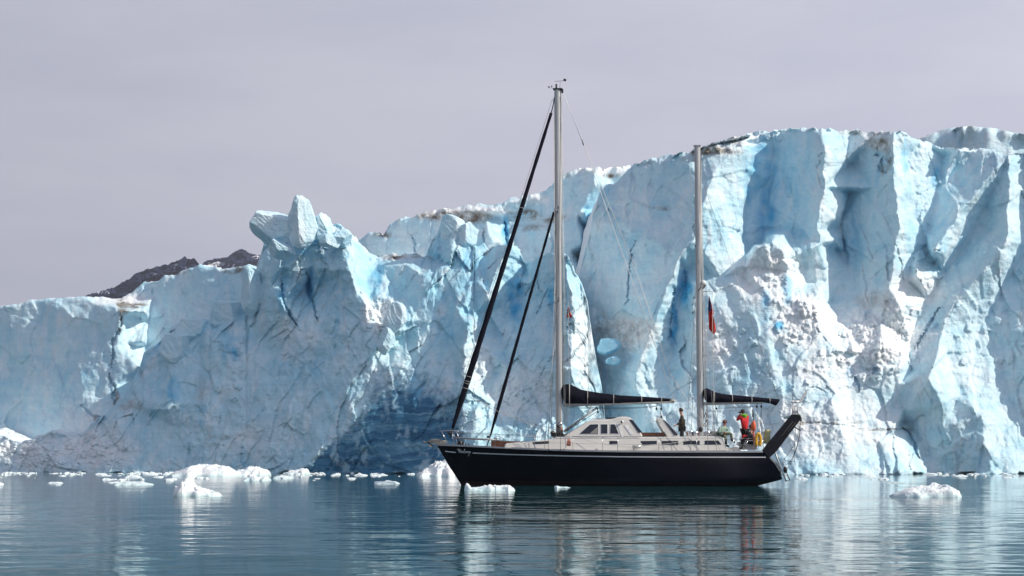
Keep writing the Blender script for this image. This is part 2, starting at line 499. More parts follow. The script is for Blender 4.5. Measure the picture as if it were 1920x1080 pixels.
# ---- far left wall
wall_tops = [(-160, 592), (-60, 580), (20, 572), (60, 562), (100, 560), (150, 556), (172, 555), (200, 560), (225, 560), (246, 548), (268, 531), (285, 529),
             (300, 523), (310, 515), (325, 519), (345, 505), (360, 501), (375, 497), (395, 500), (420, 505), (446, 500), (470, 496), (485, 500), (520, 520), (560, 540)]
wall_pts = [(-160, 560, 1), (-160, 900, -5), (-60, 575, 3), (-40, 700, 1), (-60, 900, -3), (20, 565, 2), (10, 700, 1), (30, 900, -3), (70, 560, 1.6), (80, 700, -0.6), (90, 900, -4.4),
            (150, 556, 1), (150, 600, -1), (150, 700, -2.5), (150, 800, -4), (150, 900, -7), (225, 556, 6), (225, 582, -2.4), (216, 650, -2.4), (208, 720, -3), (215, 800, -4),
            (236, 585, -0.5), (240, 640, -1), (240, 582, -2.4), (272, 530, 6), (272, 588, -0.6), (268, 640, -1.2), (262, 690, -1.6), (252, 780, -3), (277, 600, 2.8), (272, 650, 1.9), (264, 710, 0.2), (258, 780, -2.5),
            (284, 560, 4), (300, 525, 3.6), (345, 505, 2.5), (345, 600, 1.3), (340, 700, -0.4), (375, 500, 1.2), (420, 504, 0.2), (430, 600, -0.8), (470, 500, -1.6), (480, 600, -2.5), (470, 700, -3.5), (560, 540, -3), (560, 900, -8), (300, 900, -6)]
wall_pts = [(a, b_, d + (0.017 * (300 - a) if a < 300 else 0)) for a, b_, d in wall_pts]
ice_mass("ice_wall", 160, wall_tops, wall_pts, -160, 560, 2.2, 190, 101, soft=1, rough=0.6, flute=0.18, slab=.2, topn=3, back=40, rise=0.05, warp=5,
         cracks=[([(226, 585), (228, 610), (214, 640), (209, 690)], 3.0, 1.2, 1), ([(205, 700), (213, 725), (216, 760), (222, 770)], 3.0, 1.2, 1), ([(152, 760), (172, 778), (190, 783)], 2.4, .8)],
         rub=[(230, 560, 70, 18, .8), (160, 800, 90, 60, .4)], dirt=[(228, 575, 14, 16, 1), (250, 572, 34, 7, 1), (226, 605, 7, 26, .9), (218, 745, 6, 22, .9), (222, 762, 14, 9, 1), (182, 792, 8, 16, .8), (310, 512, 60, 6, .5), (440, 506, 30, 8, .8), (458, 520, 10, 14, .9)],
         label="pale ice wall at the far left with a brown dirt-streaked crack down it", cat="ice wall")

# ---- back cliff in the middle
back_tops = [(560, 500), (640, 470), (680, 444), (690, 437), (705, 435), (718, 438), (728, 425), (745, 411), (775, 405), (800, 397), (812, 394), (830, 392), (850, 390), (880, 385), (900, 381),
             (920, 385), (940, 380), (960, 371), (985, 366), (1005, 362), (1025, 356), (1040, 342), (1052, 330), (1075, 318), (1100, 314), (1125, 313), (1140, 315), (1165, 312), (1200, 309), (1260, 300)]
back_pts = [(560, 480, 4), (560, 900, -2), (680, 440, 3), (705, 470, 2), (720, 450, 1.4), (722, 560, 1), (790, 405, 0), (790, 560, -1), (850, 420, -1.5), (850, 560, -2), (880, 420, -1.8), (905, 400, -2), (920, 395, -3.6), (900, 450, -2.6), (925, 450, -4.2), (940, 400, -3.2), (944, 450, -2.5), (948, 420, -1.0), (962, 400, -2.4),
            (985, 400, -1.2), (985, 470, -2), (1040, 350, -1.6), (1040, 480, -3.6), (1075, 325, -2.4), (1080, 400, -3.5), (1075, 470, -4.4), (1095, 400, -5.4), (1092, 450, -5.8), (1085, 520, -6), (1112, 320, -4), (1118, 345, -4.6), (1112, 390, -0.6), (1102, 440, 0), (1092, 480, 0.4), (1140, 320, -2), (1150, 345, 0), (1130, 380, 1), (1130, 700, 0), (1260, 300, 1), (1260, 900, 0), (900, 900, -7), (1085, 700, -6)]
ice_mass("ice_cliff", 166, back_tops, back_pts, 560, 1260, 2.0, 190, 211, soft=1, rough=0.6, flute=0.16, slab=.35, topn=4, back=40, rise=0.06, warp=5,
         cracks=[([(945, 415), (950, 440), (946, 470)], 4, 1.6), ([(908, 430), (905, 460), (895, 470)], 3, 1.2), ([(772, 440), (778, 455), (778, 475)], 2.0, .7)],
         blue=[(1104, 430, 13, 60, .75), (948, 440, 8, 36, .8), (900, 465, 8, 20, .5)],
         rub=[(860, 398, 120, 20, .9), (1000, 372, 60, 14, .6), (1110, 318, 60, 9, .5), (1150, 318, 40, 14, .8)], dirt=[(850, 405, 90, 14, 1), (880, 412, 40, 14, 1), (985, 402, 40, 12, 1), (1000, 425, 30, 10, .6), (1040, 410, 40, 10, .7), (715, 440, 24, 8, .8), (800, 405, 30, 7, .8), (1060, 330, 14, 12, .8), (1150, 328, 34, 5, .9)],
         label="shaded back ice cliff rising behind the jagged seracs, brown dust along its crest", cat="ice cliff")

# ---- distant hump beyond the right cliff
ice_mass("ice_dome", 215, [(1640, 330), (1700, 285), (1722, 266), (1738, 256), (1752, 249), (1770, 243), (1810, 236), (1860, 240), (1920, 252), (2040, 290)],
         [(1640, 300, 6), (1640, 500, 0), (1740, 260, 2), (1740, 500, -2), (1850, 240, -4), (1850, 500, -6), (2040, 280, 2), (2040, 500, 0)], 1640, 2040, 4, 60, 307,
         rough=0.6, topn=2, back=30, rise=0.1, label="rounded blue-grey ice hump showing beyond the top right of the tall cliff", cat="ice dome")

# ---- the tall right-hand cliff
cliff_tops = [(1080, 540), (1088, 505), (1098, 462), (1106, 430), (1112, 400), (1122, 368), (1140, 348), (1158, 338), (1172, 322), (1184, 312), (1196, 306), (1214, 300), (1232, 292), (1254, 290), (1272, 285), (1290, 284), (1318, 276),
              (1335, 268), (1350, 266), (1366, 260), (1384, 256), (1392, 252), (1410, 250), (1424, 243), (1440, 245), (1452, 242), (1470, 243), (1488, 239), (1504, 239), (1520, 244), (1538, 240), (1556, 241), (1578, 244), (1592, 245), (1612, 245),
              (1640, 248), (1660, 247), (1676, 246), (1686, 243), (1700, 251), (1716, 260), (1732, 266), (1750, 268), (1770, 276), (1800, 280), (1830, 276), (1860, 284), (1900, 290), (1960, 280), (2060, 300), (2200, 310)]
cliff_pts = [
 # shaded buttress: left edge, then its crest
 (1080, 540, 6), (1180, 316, 4.5), (1118, 385, 4.6), (1100, 460, 5), (1086, 520, 5.4), (1090, 600, 5.4), (1116, 690, 4.6), (1105, 887, 2),
 (1200, 320, 2.2), (1160, 420, 1.6), (1150, 550, 0.6), (1160, 640, -0.6), (1160, 740, -2.5), (1230, 300, 1.4), (1250, 400, -0.8), (1225, 520, -2.2), (1290, 300, -0.6),
 (1395, 262, -1.2), (1346, 312, -2.2), (1320, 366, -3.6), (1306, 440, -4.3), (1276, 478, -4.4), (1262, 520, -4.9), (1246, 560, -5.2), (1228, 606, -5.4), (1206, 650, -5.4), (1190, 720, -5.6),
 # lit right side of the buttress
 (1412, 276, 0.3), (1408, 312, -0.2), (1391, 390, -1.0), (1388, 440, -1.4), (1392, 480, -2.4), (1350, 420, -3.0), (1350, 520, -3.9), (1392, 520, -3.4),
 # two deep slots below the crest
 (1286, 512, -1.4), (1300, 505, -1.8), (1276, 545, -1.6), (1264, 600, -2.2), (1258, 660, -3.6), (1256, 730, -5.2), (1303, 540, -4.6), (1300, 600, -5.2), (1300, 660, -6.0), (1290, 720, -6.6), (1268, 520, -4.6),
 # blue hollow
 (1418, 268, 4.2), (1414, 312, 4.0), (1398, 390, 4.2), (1394, 440, 4.2), (1398, 470, 2.6), (1440, 246, 3.2), (1430, 330, 4.4), (1432, 420, 4.8), (1416, 452, 4.6), (1464, 245, 5.6), (1446, 330, 5.8), (1434, 430, 5.2), (1428, 455, 4.6),
 (1500, 243, 2.4), (1490, 340, 2.2), (1486, 430, 1.4),
 # lit rib
 (1536, 243, 0.2), (1545, 290, -1.2), (1546, 350, -1.8), (1538, 392, -2.4), (1530, 432, -2.9), (1538, 458, -3.0), (1545, 490, -2.4), (1540, 540, -3.6), (1585, 246, 2.0), (1588, 300, 1.5), (1588, 350, 0.9), (1576, 402, -0.2), (1561, 450, -1.0), (1556, 500, -1.9), (1552, 530, -2.0),
 # second hollow and second rib
 (1592, 246, 3.6), (1594, 310, 4.2), (1592, 362, 4.0), (1580, 402, 3.8), (1577, 432, 3.5), (1584, 470, 2.8), (1592, 500, 1.6), (1570, 470, 3.2), (1640, 250, 1.2), (1640, 350, 0.6), (1635, 450, -0.8), (1625, 520, -1.4),
 (1677, 247, -1.0), (1674, 310, -1.4), (1682, 372, -2.6), (1685, 430, -3.4), (1680, 480, -4.0), (1665, 535, -4.6), (1700, 251, 1.2), (1694, 290, 1.6), (1712, 322, 1.4), (1716, 400, 0.8), (1712, 480, -0.8), (1700, 530, -2.2),
 (1745, 268, 3.4), (1770, 300, 4.4), (1765, 340, 3.6), (1748, 395, 2.2), (1735, 440, 1.4), (1740, 480, 1.2),
 (1800, 282, 1.0), (1800, 400, -1.5), (1830, 278, 4.0), (1835, 420, 2.0), (1890, 290, 0.0), (1890, 450, -3), (1930, 290, 4), (1930, 460, 1), (2010, 290, 0), (2010, 480, -4), (2060, 300, 3), (2200, 310, 1), (2200, 600, -4), (2200, 887, -9),
 # rubble shelf and shaded bowl
 (1398, 500, -4.2), (1420, 462, -5.0), (1446, 455, -5.0), (1466, 470, -5.4), (1484, 480, -4.0), (1478, 510, -4.6), (1506, 500, -1.8), (1512, 530, -2.2), (1400, 560, -6.0), (1440, 560, -6.6), (1480, 560, -6.2), (1525, 565, -5.8), (1536, 600, -6.2), (1545, 630, -6.6),
 (1560, 560, -1.8), (1575, 600, -2.6), (1600, 525, 0.0), (1608, 560, -1.2), (1590, 620, -4.2), (1650, 600, -4.2), (1690, 580, -5.2), (1720, 520, -4.4), (1752, 470, -3.6), (1765, 480, -3.2),
 (1768, 510, 0.6), (1744, 560, -0.4), (1716, 605, -1.8), (1704, 640, -3.4), (1768, 560, -2), (1765, 620, -4.4), (1800, 560, -3.4), (1850, 600, -2), (1940, 620, -5), (2060, 640, -3),
 # lower face
 (1380, 600, -6.4), (1440, 650, -7.8), (1500, 680, -8.2), (1560, 660, -7.6), (1620, 660, -6.2), (1660, 650, -7.2), (1694, 655, -6.8), (1600, 705, -7.2), (1300, 760, -7.8), (1220, 780, -7.2), (1360, 740, -7.8), (1420, 736, -8.6), (1462, 732, -9.6), (1515, 735, -9.8), (1560, 748, -9.6), (1590, 760, -8.8), (1602, 800, -9.6), (1640, 730, -7.6), (1684, 720, -7.6), (1692, 770, -7.4),
 (1696, 790, -4.4), (1712, 690, -5.0), (1724, 704, -8.4), (1745, 712, -10.2), (1764, 760, -9.6), (1770, 800, -8.2), (1720, 790, -6.2), (1730, 840, -6.4), (1800, 740, -7), (1840, 780, -9), (1900, 760, -6), (1980, 790, -9), (2060, 760, -6),
 (1110, 760, 3.5), (1190, 887, -8), (1300, 887, -10.5), (1400, 887, -12), (1500, 887, -13), (1600, 887, -13.6), (1690, 887, -13), (1735, 887, -9), (1750, 887, -7.4), (1790, 887, -8), (1860, 887, -11), (1960, 887, -9), (2060, 887, -9),
 (1480, 830, -11), (1580, 830, -11.6), (1660, 830, -10.6), (1380, 830, -9.8)]
ice_mass("ice_cliff", 137, cliff_tops, cliff_pts, 1080, 2200, 1.8, 400, 419, soft=1, rough=0.56, flute=0.28, slab=.50, diag=.12, topn=5, back=30, rise=0.04, warp=4.5,
         cracks=[([(1196, 445), (1186, 470), (1180, 500), (1177, 560), (1170, 582)], 1.8, .7), 
                  
                 ([(1580, 440), (1586, 475), (1592, 495)], 3, .9), ([(1656, 295), (1650, 318), (1662, 325)], 5, 1.0), ([(1640, 290), (1652, 292)], 4, .8),
                 ([(1498, 792), (1545, 794), (1610, 800)], 1.5, .35, 1), ([(1500, 770), (1512, 728), (1530, 726), (1560, 740)], 1.5, .3, 1), ([(1628, 803), (1695, 806)], 1.2, .3), ([(1692, 800), (1704, 812), (1716, 840), (1726, 862)], 3.5, 1.6),
                 ([(1612, 735), (1606, 715), (1600, 705)], 4, 1.0), ([(1635, 700), (1650, 690)], 5, 1.3), ([(1715, 655), (1740, 615), (1762, 575)], 2.5, .8), ([(1264, 540), (1258, 590), (1254, 640)], 3, .9), ([(1288, 515), (1284, 560)], 3, .8)],
         rub=[(1440, 520, 80, 70, 1), (1500, 600, 70, 70, .9), (1650, 620, 110, 90, 1), (1720, 545, 60, 50, .9), (1560, 700, 110, 50, .6), (1180, 625, 70, 40, .8), (1340, 640, 60, 60, .7), (1500, 800, 260, 80, .5), (1400, 260, 60, 16, 1), (1330, 280, 70, 14, 1), (1640, 265, 50, 22, .7)],
         blue=[(1285, 540, 12, 40, .9), (1264, 600, 8, 60, .9), (1478, 540, 10, 40, .6), (1404, 340, 8, 50, .55), (1430, 300, 30, 60, .45), (1436, 400, 24, 60, .5), (1700, 290, 9, 40, .6), (1460, 615, 10, 12, .8), (1600, 440, 14, 60, .3), (1755, 330, 12, 24, .5), (1594, 705, 10, 20, .4), (1435, 580, 10, 50, .5)],
         dirt=[(1650, 270, 26, 20, .9), (1656, 318, 10, 16, 1), (1665, 292, 10, 30, .7), (1340, 285, 60, 9, .8), (1300, 300, 30, 8, .5), (1640, 560, 44, 26, .35), (1180, 620, 60, 40, .38), (1130, 615, 22, 40, .5), (1520, 793, 110, 3, .9), (1660, 805, 70, 2.5, .8), (1620, 250, 60, 6, .6), (1240, 390, 40, 6, .5)],
         lumps=[(1440, 495, 55, 40, 40, 2, 11), (1500, 590, 60, 60, 60, 2, 9), (1640, 655, 80, 60, 120, 1.6, 10), (1740, 500, 36, 50, 40, 2, 12), (1700, 600, 60, 40, 40, 2, 9), (1500, 690, 100, 40, 30, 2, 6), (1380, 650, 50, 40, 26, 2, 6), (1180, 625, 60, 30, 24, 2, 6), (1400, 258, 60, 10, 40, 3, 10), (1320, 275, 50, 10, 25, 3, 10), (1860, 620, 100, 70, 30, 2, 8)],
         label="tall right-hand ice cliff with sunlit vertical ribs and rubble slope", cat="ice cliff")

# ---- the jagged front mass left of and behind the bow
serac_tops = [(-160, 820), (-40, 800), (40, 830), (100, 806), (140, 822), (160, 808), (186, 782), (210, 765), (232, 742), (250, 712), (262, 690), (270, 662), (292, 645), (310, 630), (322, 615), (336, 602), (350, 600), (362, 597), (392, 600), (396, 580), (402, 570), (420, 563), (436, 571), (450, 573), (460, 570),
              (463, 545), (462, 522), (476, 528), (482, 500), (490, 472), (496, 452), (510, 444), (530, 446), (548, 438), (575, 440), (586, 420), (597, 412), (605, 402), (612, 408), (618, 418), (628, 420), (642, 425), (652, 434), (664, 443), (680, 464), (696, 475), (710, 483), (722, 478), (736, 474), (746, 482),
              (760, 475), (782, 476), (797, 480), (803, 468), (812, 446), (820, 436), (828, 412), (838, 404), (850, 406), (864, 421), (878, 417), (888, 434), (884, 450), (894, 466), (908, 455), (914, 464), (930, 460), (944, 462), (958, 459), (970, 461), (978, 480), (984, 496),
              (992, 489), (1010, 480), (1030, 476), (1046, 478), (1058, 473), (1066, 482), (1074, 496), (1078, 512), (1086, 522), (1096, 545), (1102, 566), (1106, 600), (1112, 640), (1120, 684), (1128, 722), (1136, 800), (1150, 887)]
serac_pts = [
 (-160, 800, 6), (-160, 887, 2), (-40, 887, 3), (60, 887, 2), (40, 830, 4), (130, 887, 0), (200, 887, -2.5), (300, 887, -4), (340, 887, -4.4), (420, 887, -5.6), (520, 887, -7), (570, 887, -8), (640, 887, -8), (720, 887, -9), (800, 887, -10), (860, 887, -11.4), (885, 887, -12), (930, 887, -11), (1000, 887, -9.4), (1060, 887, -7.4), (1150, 887, -5),
 (150, 815, 4), (190, 780, 3.6), (235, 760, 2), (300, 790, -0.5), (312, 768, -2.2), (345, 752, -1.6), (330, 800, -1.6), (375, 800, -3.2), (420, 770, -3), (520, 770, -5), (600, 770, -6.6), (655, 770, -8), (676, 800, -8.3), (640, 815, -8), (620, 850, -8), (690, 760, -7.9), (720, 770, -8.1), (780, 770, -8.6), (850, 770, -9), (868, 770, -10.2), (890, 770, -10.6),
 (905, 750, -9.2), (922, 740, -7.8), (926, 700, -6.6), (940, 750, -8), (1000, 760, -6.6), (1045, 780, -5), (1060, 760, -4.4), (1100, 790, -4.4), (1128, 770, -3.2),
 (262, 690, 5), (300, 660, 3.4), (330, 690, 1.6), (375, 700, 0.4), (385, 650, 1.0), (430, 690, -0.6), (430, 640, 0), (470, 640, 1.0), (500, 690, -2), (560, 680, -3.4), (620, 680, -5.0), (655, 690, -6.2), (700, 690, -6.7), (760, 690, -6.7), (800, 700, -6.8), (840, 690, -6.6), (866, 690, -8.6), (874, 650, -8.0), (880, 605, -6.6), (870, 720, -9.6),
 (912, 655, -6.4), (960, 700, -6.6), (1000, 700, -5.4), (1040, 720, -4.6), (1070, 690, -5.4), (1075, 740, -5.2), (1125, 710, -0.8),
 (312, 632, 6), (340, 604, 6), (362, 600, 4.6), (392, 602, 4.2), (372, 640, 3.2), (402, 572, 5.4), (422, 566, 4.4), (460, 572, 6.0), (440, 600, 3.0), (470, 600, 2.0), (500, 590, -0.4), (560, 600, -2.2), (620, 600, -3.8), (660, 600, -5.0), (690, 598, -5.2), (706, 592, -3.4), (722, 590, -2.8), (735, 600, -4.2), (748, 640, -3.8), (790, 600, -3.2), (840, 610, -3.6), (862, 590, -4.6), (890, 590, -3.2), (904, 590, -1.8), (920, 620, -2.2), (940, 600, -1.6), (1000, 610, -2.6), (1030, 600, -1.6), (1036, 560, -0.6), (1056, 600, -3.4), (1076, 600, -4.2), (1110, 620, -0.2),
 (463, 540, 6), (478, 530, 4), (492, 500, 1.4), (500, 540, 0.2), (522, 500, -0.2), (527, 560, -1.2), (532, 520, 1.6), (540, 500, 0.4), (560, 520, -0.8), (572, 500, 0.2), (578, 540, 2.2), (586, 500, 0.6), (600, 500, -0.8), (612, 480, -0.6), (630, 466, -0.8), (652, 470, -1.6), (656, 510, -3.0), (668, 545, -4.2), (688, 575, -5.0), (668, 478, -0.2), (690, 520, -0.8), (698, 560, -2.0), (704, 500, 1.2), (726, 500, 0.6), (735, 530, -0.6), (765, 500, -0.2), (790, 520, -1.6), (830, 540, -2.0), (850, 500, -1.0), (890, 520, -2.2),
 (916, 560, -4.2), (926, 520, -3.6), (940, 490, -2.6), (956, 464, -1.4), (972, 464, 0.8), (984, 496, 2.6), (964, 530, 0.4), (948, 565, -0.8), (930, 580, -1.6), (984, 510, 2.4), (972, 560, 1.4), (960, 590, 0.2), (992, 494, 1.2), (1000, 530, 0.2), (1030, 510, -1.4), (1060, 478, -2.6), (1066, 520, -3.6), (1070, 560, -4.2), (1078, 515, 0.8), (1090, 540, 0.4), (1100, 580, 0.4),
 (500, 460, 2.4), (540, 456, 1.0), (575, 456, 0.6), (590, 420, 2.0), (604, 404, 0.8), (610, 440, 0.4), (620, 422, 2.2), (640, 440, 1.2), (664, 446, 3.0), (700, 480, 4.2), (740, 476, 4.0), (797, 480, 4.0), (806, 468, 1.6), (832, 412, 2.4), (850, 410, 1.8), (862, 440, 0.6), (880, 420, 2.8), (886, 445, 2.8), (850, 460, -0.2), (900, 470, 1.0), (912, 470, 1.4), (940, 465, 0.6), (1040, 480, -0.8)]

serac_pts = [(a, b_, d + (0.0125 * (870 - a) if a < 870 else 0) - (5.5 * min(1, max(0, (a - 930) / 120)))) for a, b_, d in serac_pts]

def clear_zone(x, y):
    left = np.interp(y, [690, 740, 775, 800, 830, 850, 887], [690, 688, 680, 656, 616, 596, 550])
    right = np.interp(y, [690, 760, 800, 887], [860, 868, 874, 890])
    topy = np.interp(x, [560, 690, 720, 790, 830, 870, 900], [820, 712, 695, 690, 720, 740, 760])
    wob = 9 * fbm(x / 14, y / 14, 4, 77, .6)
    k = np.minimum(np.minimum((x - left + wob) / 14, (right - x + wob) / 14), (y - topy + 3.0 * wob) / 60)
    frost = np.clip(1.3 * (fbm(x / 30 + 2, y / 44, 5, 909, 0.62) - 0.22), 0, 0.5)
    return np.clip(k, 0, 1) * (1 - frost)

serac_o = ice_mass("serac", 137, serac_tops, serac_pts, -160, 1150, 1.8, 320, 523, soft=1, rough=0.70, flute=0.22, slab=.4, diag=.75, topn=4, back=24, rise=-0.02, warp=5, rub0=0.02,
         cracks=[([(526, 525), (531, 550), (536, 575), (548, 596), (560, 612)], 4, 1.7), ([(575, 505), (580, 530), (582, 555), (592, 585), (596, 600)], 4, 1.7), 
                 
                 
                 ],
         rub=[(170, 840, 110, 60, .9), (60, 850, 140, 60, .8), (560, 640, 60, 60, .35), (720, 600, 30, 60, .9), (690, 590, 14, 34, .9), (900, 680, 40, 70, .7), (980, 740, 90, 70, .7), (1095, 640, 34, 120, .6), (838, 715, 20, 40, .6), (620, 450, 60, 40, .5), (740, 480, 50, 12, .9), (470, 830, 110, 60, .35), (530, 470, 40, 14, .7), (440, 650, 24, 60, .5)],
         blue=[(560, 470, 20, 14, .4), (705, 520, 18, 30, .45), (640, 470, 16, 20, .35), (820, 470, 20, 30, .4), (905, 520, 14, 40, .4), (432, 655, 20, 30, .6), (326, 730, 12, 22, .7), (305, 640, 16, 30, .5), (966, 555, 20, 60, .75), (1034, 570, 10, 50, .6), (612, 472, 26, 16, .5), (590, 440, 14, 26, .45), (378, 780, 10, 24, .5), (880, 500, 24, 40, .35), (530, 560, 8, 40, .6), (582, 540, 8, 40, .6), (770, 740, 30, 50, .5), (470, 540, 12, 40, .5), (845, 625, 10, 30, .4)],
         clear=clear_zone, dirt=[(380, 730, 20, 40, .35), (740, 482, 34, 7, .7), (780, 482, 20, 7, .6), (480, 560, 8, 40, .5), (440, 820, 60, 5, .3), (240, 760, 30, 20, .4)],
         lumps=[(170, 840, 80, 40, 60, 2, 7), (720, 590, 22, 40, 50, 2.5, 9), (735, 620, 16, 30, 25, 3, 9), (690, 585, 12, 28, 24, 2, 6), (620, 440, 40, 22, 22, 4, 14), (838, 735, 12, 30, 14, 2.5, 7), (735, 478, 40, 6, 22, 3, 9), (40, 850, 120, 35, 50, 2.5, 9), (440, 690, 14, 60, 20, 3, 9), (890, 440, 20, 20, 6, 6, 14)],
         label="jagged front mass of seracs with broken spires and dark banded ice at its foot", cat="serac")

# ---- loose blocks: rough convex ice lumps
def ice_block(name, c, size, seed, facets=9, rz=0.0, mat=None, sub=5, flat=None, rub=.3, blue=0., tilt=(0, 0), amp=0.06, cuts=None):
    rng = np.random.default_rng(seed)
    bm = bmesh.new()
    bmesh.ops.create_icosphere(bm, subdivisions=sub, radius=1.0)
    bm.verts.ensure_lookup_table()
    V = np.array([v.co[:] for v in bm.verts])
    F = np.array([[v.index for v in f.verts] for f in bm.faces])
    bm.free()
    N = rng.normal(size=(facets, 3)); N /= np.linalg.norm(N, axis=1)[:, None]
    dpl = rng.uniform(0.55, 0.95, facets)
    if cuts is not None:
        N = np.array([c_[:3] for c_ in cuts], float); dpl = np.array([c_[3] for c_ in cuts]); N /= np.linalg.norm(N, axis=1)[:, None]
    r = np.ones(len(V)) * 1.0
    for k in range(len(N)):
        d = V @ N[k]
        r = np.where(d > 1e-4, np.minimum(r, dpl[k] / np.maximum(d, 1e-4)), r)
    r = r * (1 + amp * fbm(V[:, 0] * 2.2 + V[:, 2] * 1.7 + seed, V[:, 1] * 2.2 - V[:, 2] * 1.3, 4, seed, 0.55))
    P = V * r[:, None] * np.array(size)
    if flat is not None:
        P[:, 2] = np.maximum(P[:, 2], flat)
    M = np.array((Matrix.Rotation(rz, 3, 'Z') @ Matrix.Rotation(tilt[0], 3, 'X') @ Matrix.Rotation(tilt[1], 3, 'Y')))
    P = P @ M.T
    o = mesh_np(name, P, F, mat or ICE, False, {'rub': np.full(len(P), rub), 'blue': np.full(len(P), blue), 'clear': np.zeros(len(P)), 'dirt': np.zeros(len(P))})
    o.location = c
    return o

# spires and cap blocks, part of the serac
for (px, py, Y, size, seed, rz, tilt, cuts) in [
    (512, 424, 138.0, (2.1, 1.5, 1.9), 31, 0.0, (0.0, 0.0), [(-.62, -.35, -.7, .60), (.22, -.30, 1, .52), (1, -.2, .1, .8), (-.15, -1, -.05, .5), (0, 1, 0, .7), (-.95, -.1, .5, .93), (.3, -.6, -.9, .8)]),
    (565, 416, 137.2, (1.45, 1.2, 2.35), 32, 0.1, (0.06, 0.02), [(-1, -.62, -.1, .55), (.55, -.8, .12, .55), (.9, 0, .5, .78), (-.9, 0, .5, .8), (.1, 1, .4, .8), (.25, -.25, 1, .86), (-.2, -1, -.6, .9)]),
    (604, 426, 138.2, (0.95, 1.0, 1.35), 33, 0.0, (0.0, -0.1), [(-1, -.5, .1, .6), (.7, -.6, .3, .62), (-.5, 0, .9, .78), (.3, .2, 1, .85), (0, -1, -.2, .6), (0, 1, .1, .8)]),
    (640, 448, 138.2, (1.0, 1.2, 1.0), 35, 0.5, (0.0, 0.3), None), (620, 452, 137.6, (.8, 1.0, .9), 37, 1.5, (0.3, 0.2), None), (528, 466, 137.8, (1.5, 1.2, 1.0), 34, 0.9, (0.2, 0.1), None),
    (364, 616, 147.4, (1.9, 1.6, 1.15), 41, 0.1, (0.0, 0.05), [(-.1, -.25, 1, .8), (-.4, -1, .1, .6), (.9, -.5, .0, .8), (-1, 0, .2, .8), (0, 1, 0, .8)]), (424, 588, 146.2, (1.7, 1.5, 1.5), 42, 0.2, (0.0, -0.12), [(.12, -.2, 1, .75), (-.5, -1, .1, .55), (.8, -.7, .1, .75), (-1, -.1, .2, .75), (0, 1, 0, .8)]), (328, 650, 146.5, (1.5, 1.4, 1.6), 43, 0.4, (0.0, .2), [(-.2, -.2, 1, .75), (-.5, -1, 0, .6), (.8, -.7, .1, .75), (-1, -.1, .2, .75), (0, 1, 0, .8)]), (470, 545, 143.4, (1.0, 1.2, 2.3), 44, 0.1, (0.0, 0.0), [(-1, -.6, .1, .6), (.8, -.7, .1, .7), (.2, -.2, 1, .9), (0, 1, 0, .8)]),
    (742, 600, 133.2, (1.1, 1.0, 1.6), 45, 0.3, (0.0, .1), None), (724, 640, 132.8, (.8, .8, 1.2), 46, 0.8, (0.0, .1), None),
    (846, 428, 138.5, (1.3, 1.1, 1.3), 38, 0.4, (.1, -.1), None), (874, 440, 138.2, (1.2, 1.1, 1.25), 39, 0.2, (.0, .1), [(-1, -.6, 0, .6), (.6, -.8, .1, .6), (.5, 0, .9, .8), (-.5, 0, .9, .75), (0, 1, 0, .8), (1, 0, -.1, .85)])]:
    p = W(px, py, Y)
    b_ = ice_block("ice_spire", p, size, seed, rz=rz, tilt=tilt, cuts=cuts, rub=.25)
    b_.parent = serac_o
    b_.location = p - serac_o.location

for (px, py, Y, size, seed, label) in [(1140, 650, 134.0, (1.15, 1.3, .75), 51, "smooth blue-green ice boulder jammed beside the right cliff, the upper and larger of two"),
                                       (1148, 675, 133.4, (.72, .9, .48), 54, "smaller ice boulder wedged below the larger one beside the right cliff")]:
    b_ = ice_block("ice_boulder", W(px, py, Y), size, seed, amp=.05, rub=.05, blue=.25, rz=.4)
    tag(b_, label, "ice boulder")
# ------------------------------------------------------------------ water, seabed side of the setting, mountains
def water_material():
    m, n, l, b = new_mat("fjord_water")
    geo = n.new('ShaderNodeNewGeometry')
    pos = geo.outputs['Position']
    b.inputs['Base Color'].default_value = (0.007, 0.052, 0.060, 1)
    b.inputs['Roughness'].default_value = 0.04
    b.inputs['IOR'].default_value = 1.13
    big = noise_node(n, l, pos, 0.16, 2, 0.5, (1.0, 0.8, 1.0))
    a = noise_node(n, l, pos, 0.75, 2, 0.5, (0.8, 1.15, 1.0), (0, 0, 0.12))
    c = noise_node(n, l, pos, 2.3, 2, 0.5, (0.75, 1.2, 1.0), (0, 0, -0.2))
    calm = ramp(n, l, noise_node(n, l, pos, 0.06, 4, 0.6, (0.6, 0.8, 1.0), (0, 0, 0.3)), [(0.36, (0.22, 0.22, 0.22)), (0.60, (1.15, 1.15, 1.15))])
    h = math_n(n, l, 'ADD', math_n(n, l, 'MULTIPLY', a, 0.044), math_n(n, l, 'MULTIPLY', c, 0.012))
    h = math_n(n, l, 'MULTIPLY', h, calm)
    h = math_n(n, l, 'ADD', h, math_n(n, l, 'MULTIPLY', big, 0.06))
    bp = n.new('ShaderNodeBump')
    bp.inputs['Strength'].default_value = 1.0
    bp.inputs['Distance'].default_value = 1.0
    l.new(h, bp.inputs['Height'])
    l.new(bp.outputs[0], b.inputs['Normal'])
    return m

WATER = water_material()
S = 2900.0
o = mesh_np("water", np.array([(-S, -60, 0), (S, -60, 0), (S, S, 0), (-S, S, 0)]), np.array([[0, 1, 2, 3]]), WATER)
tag(o, kind='structure')

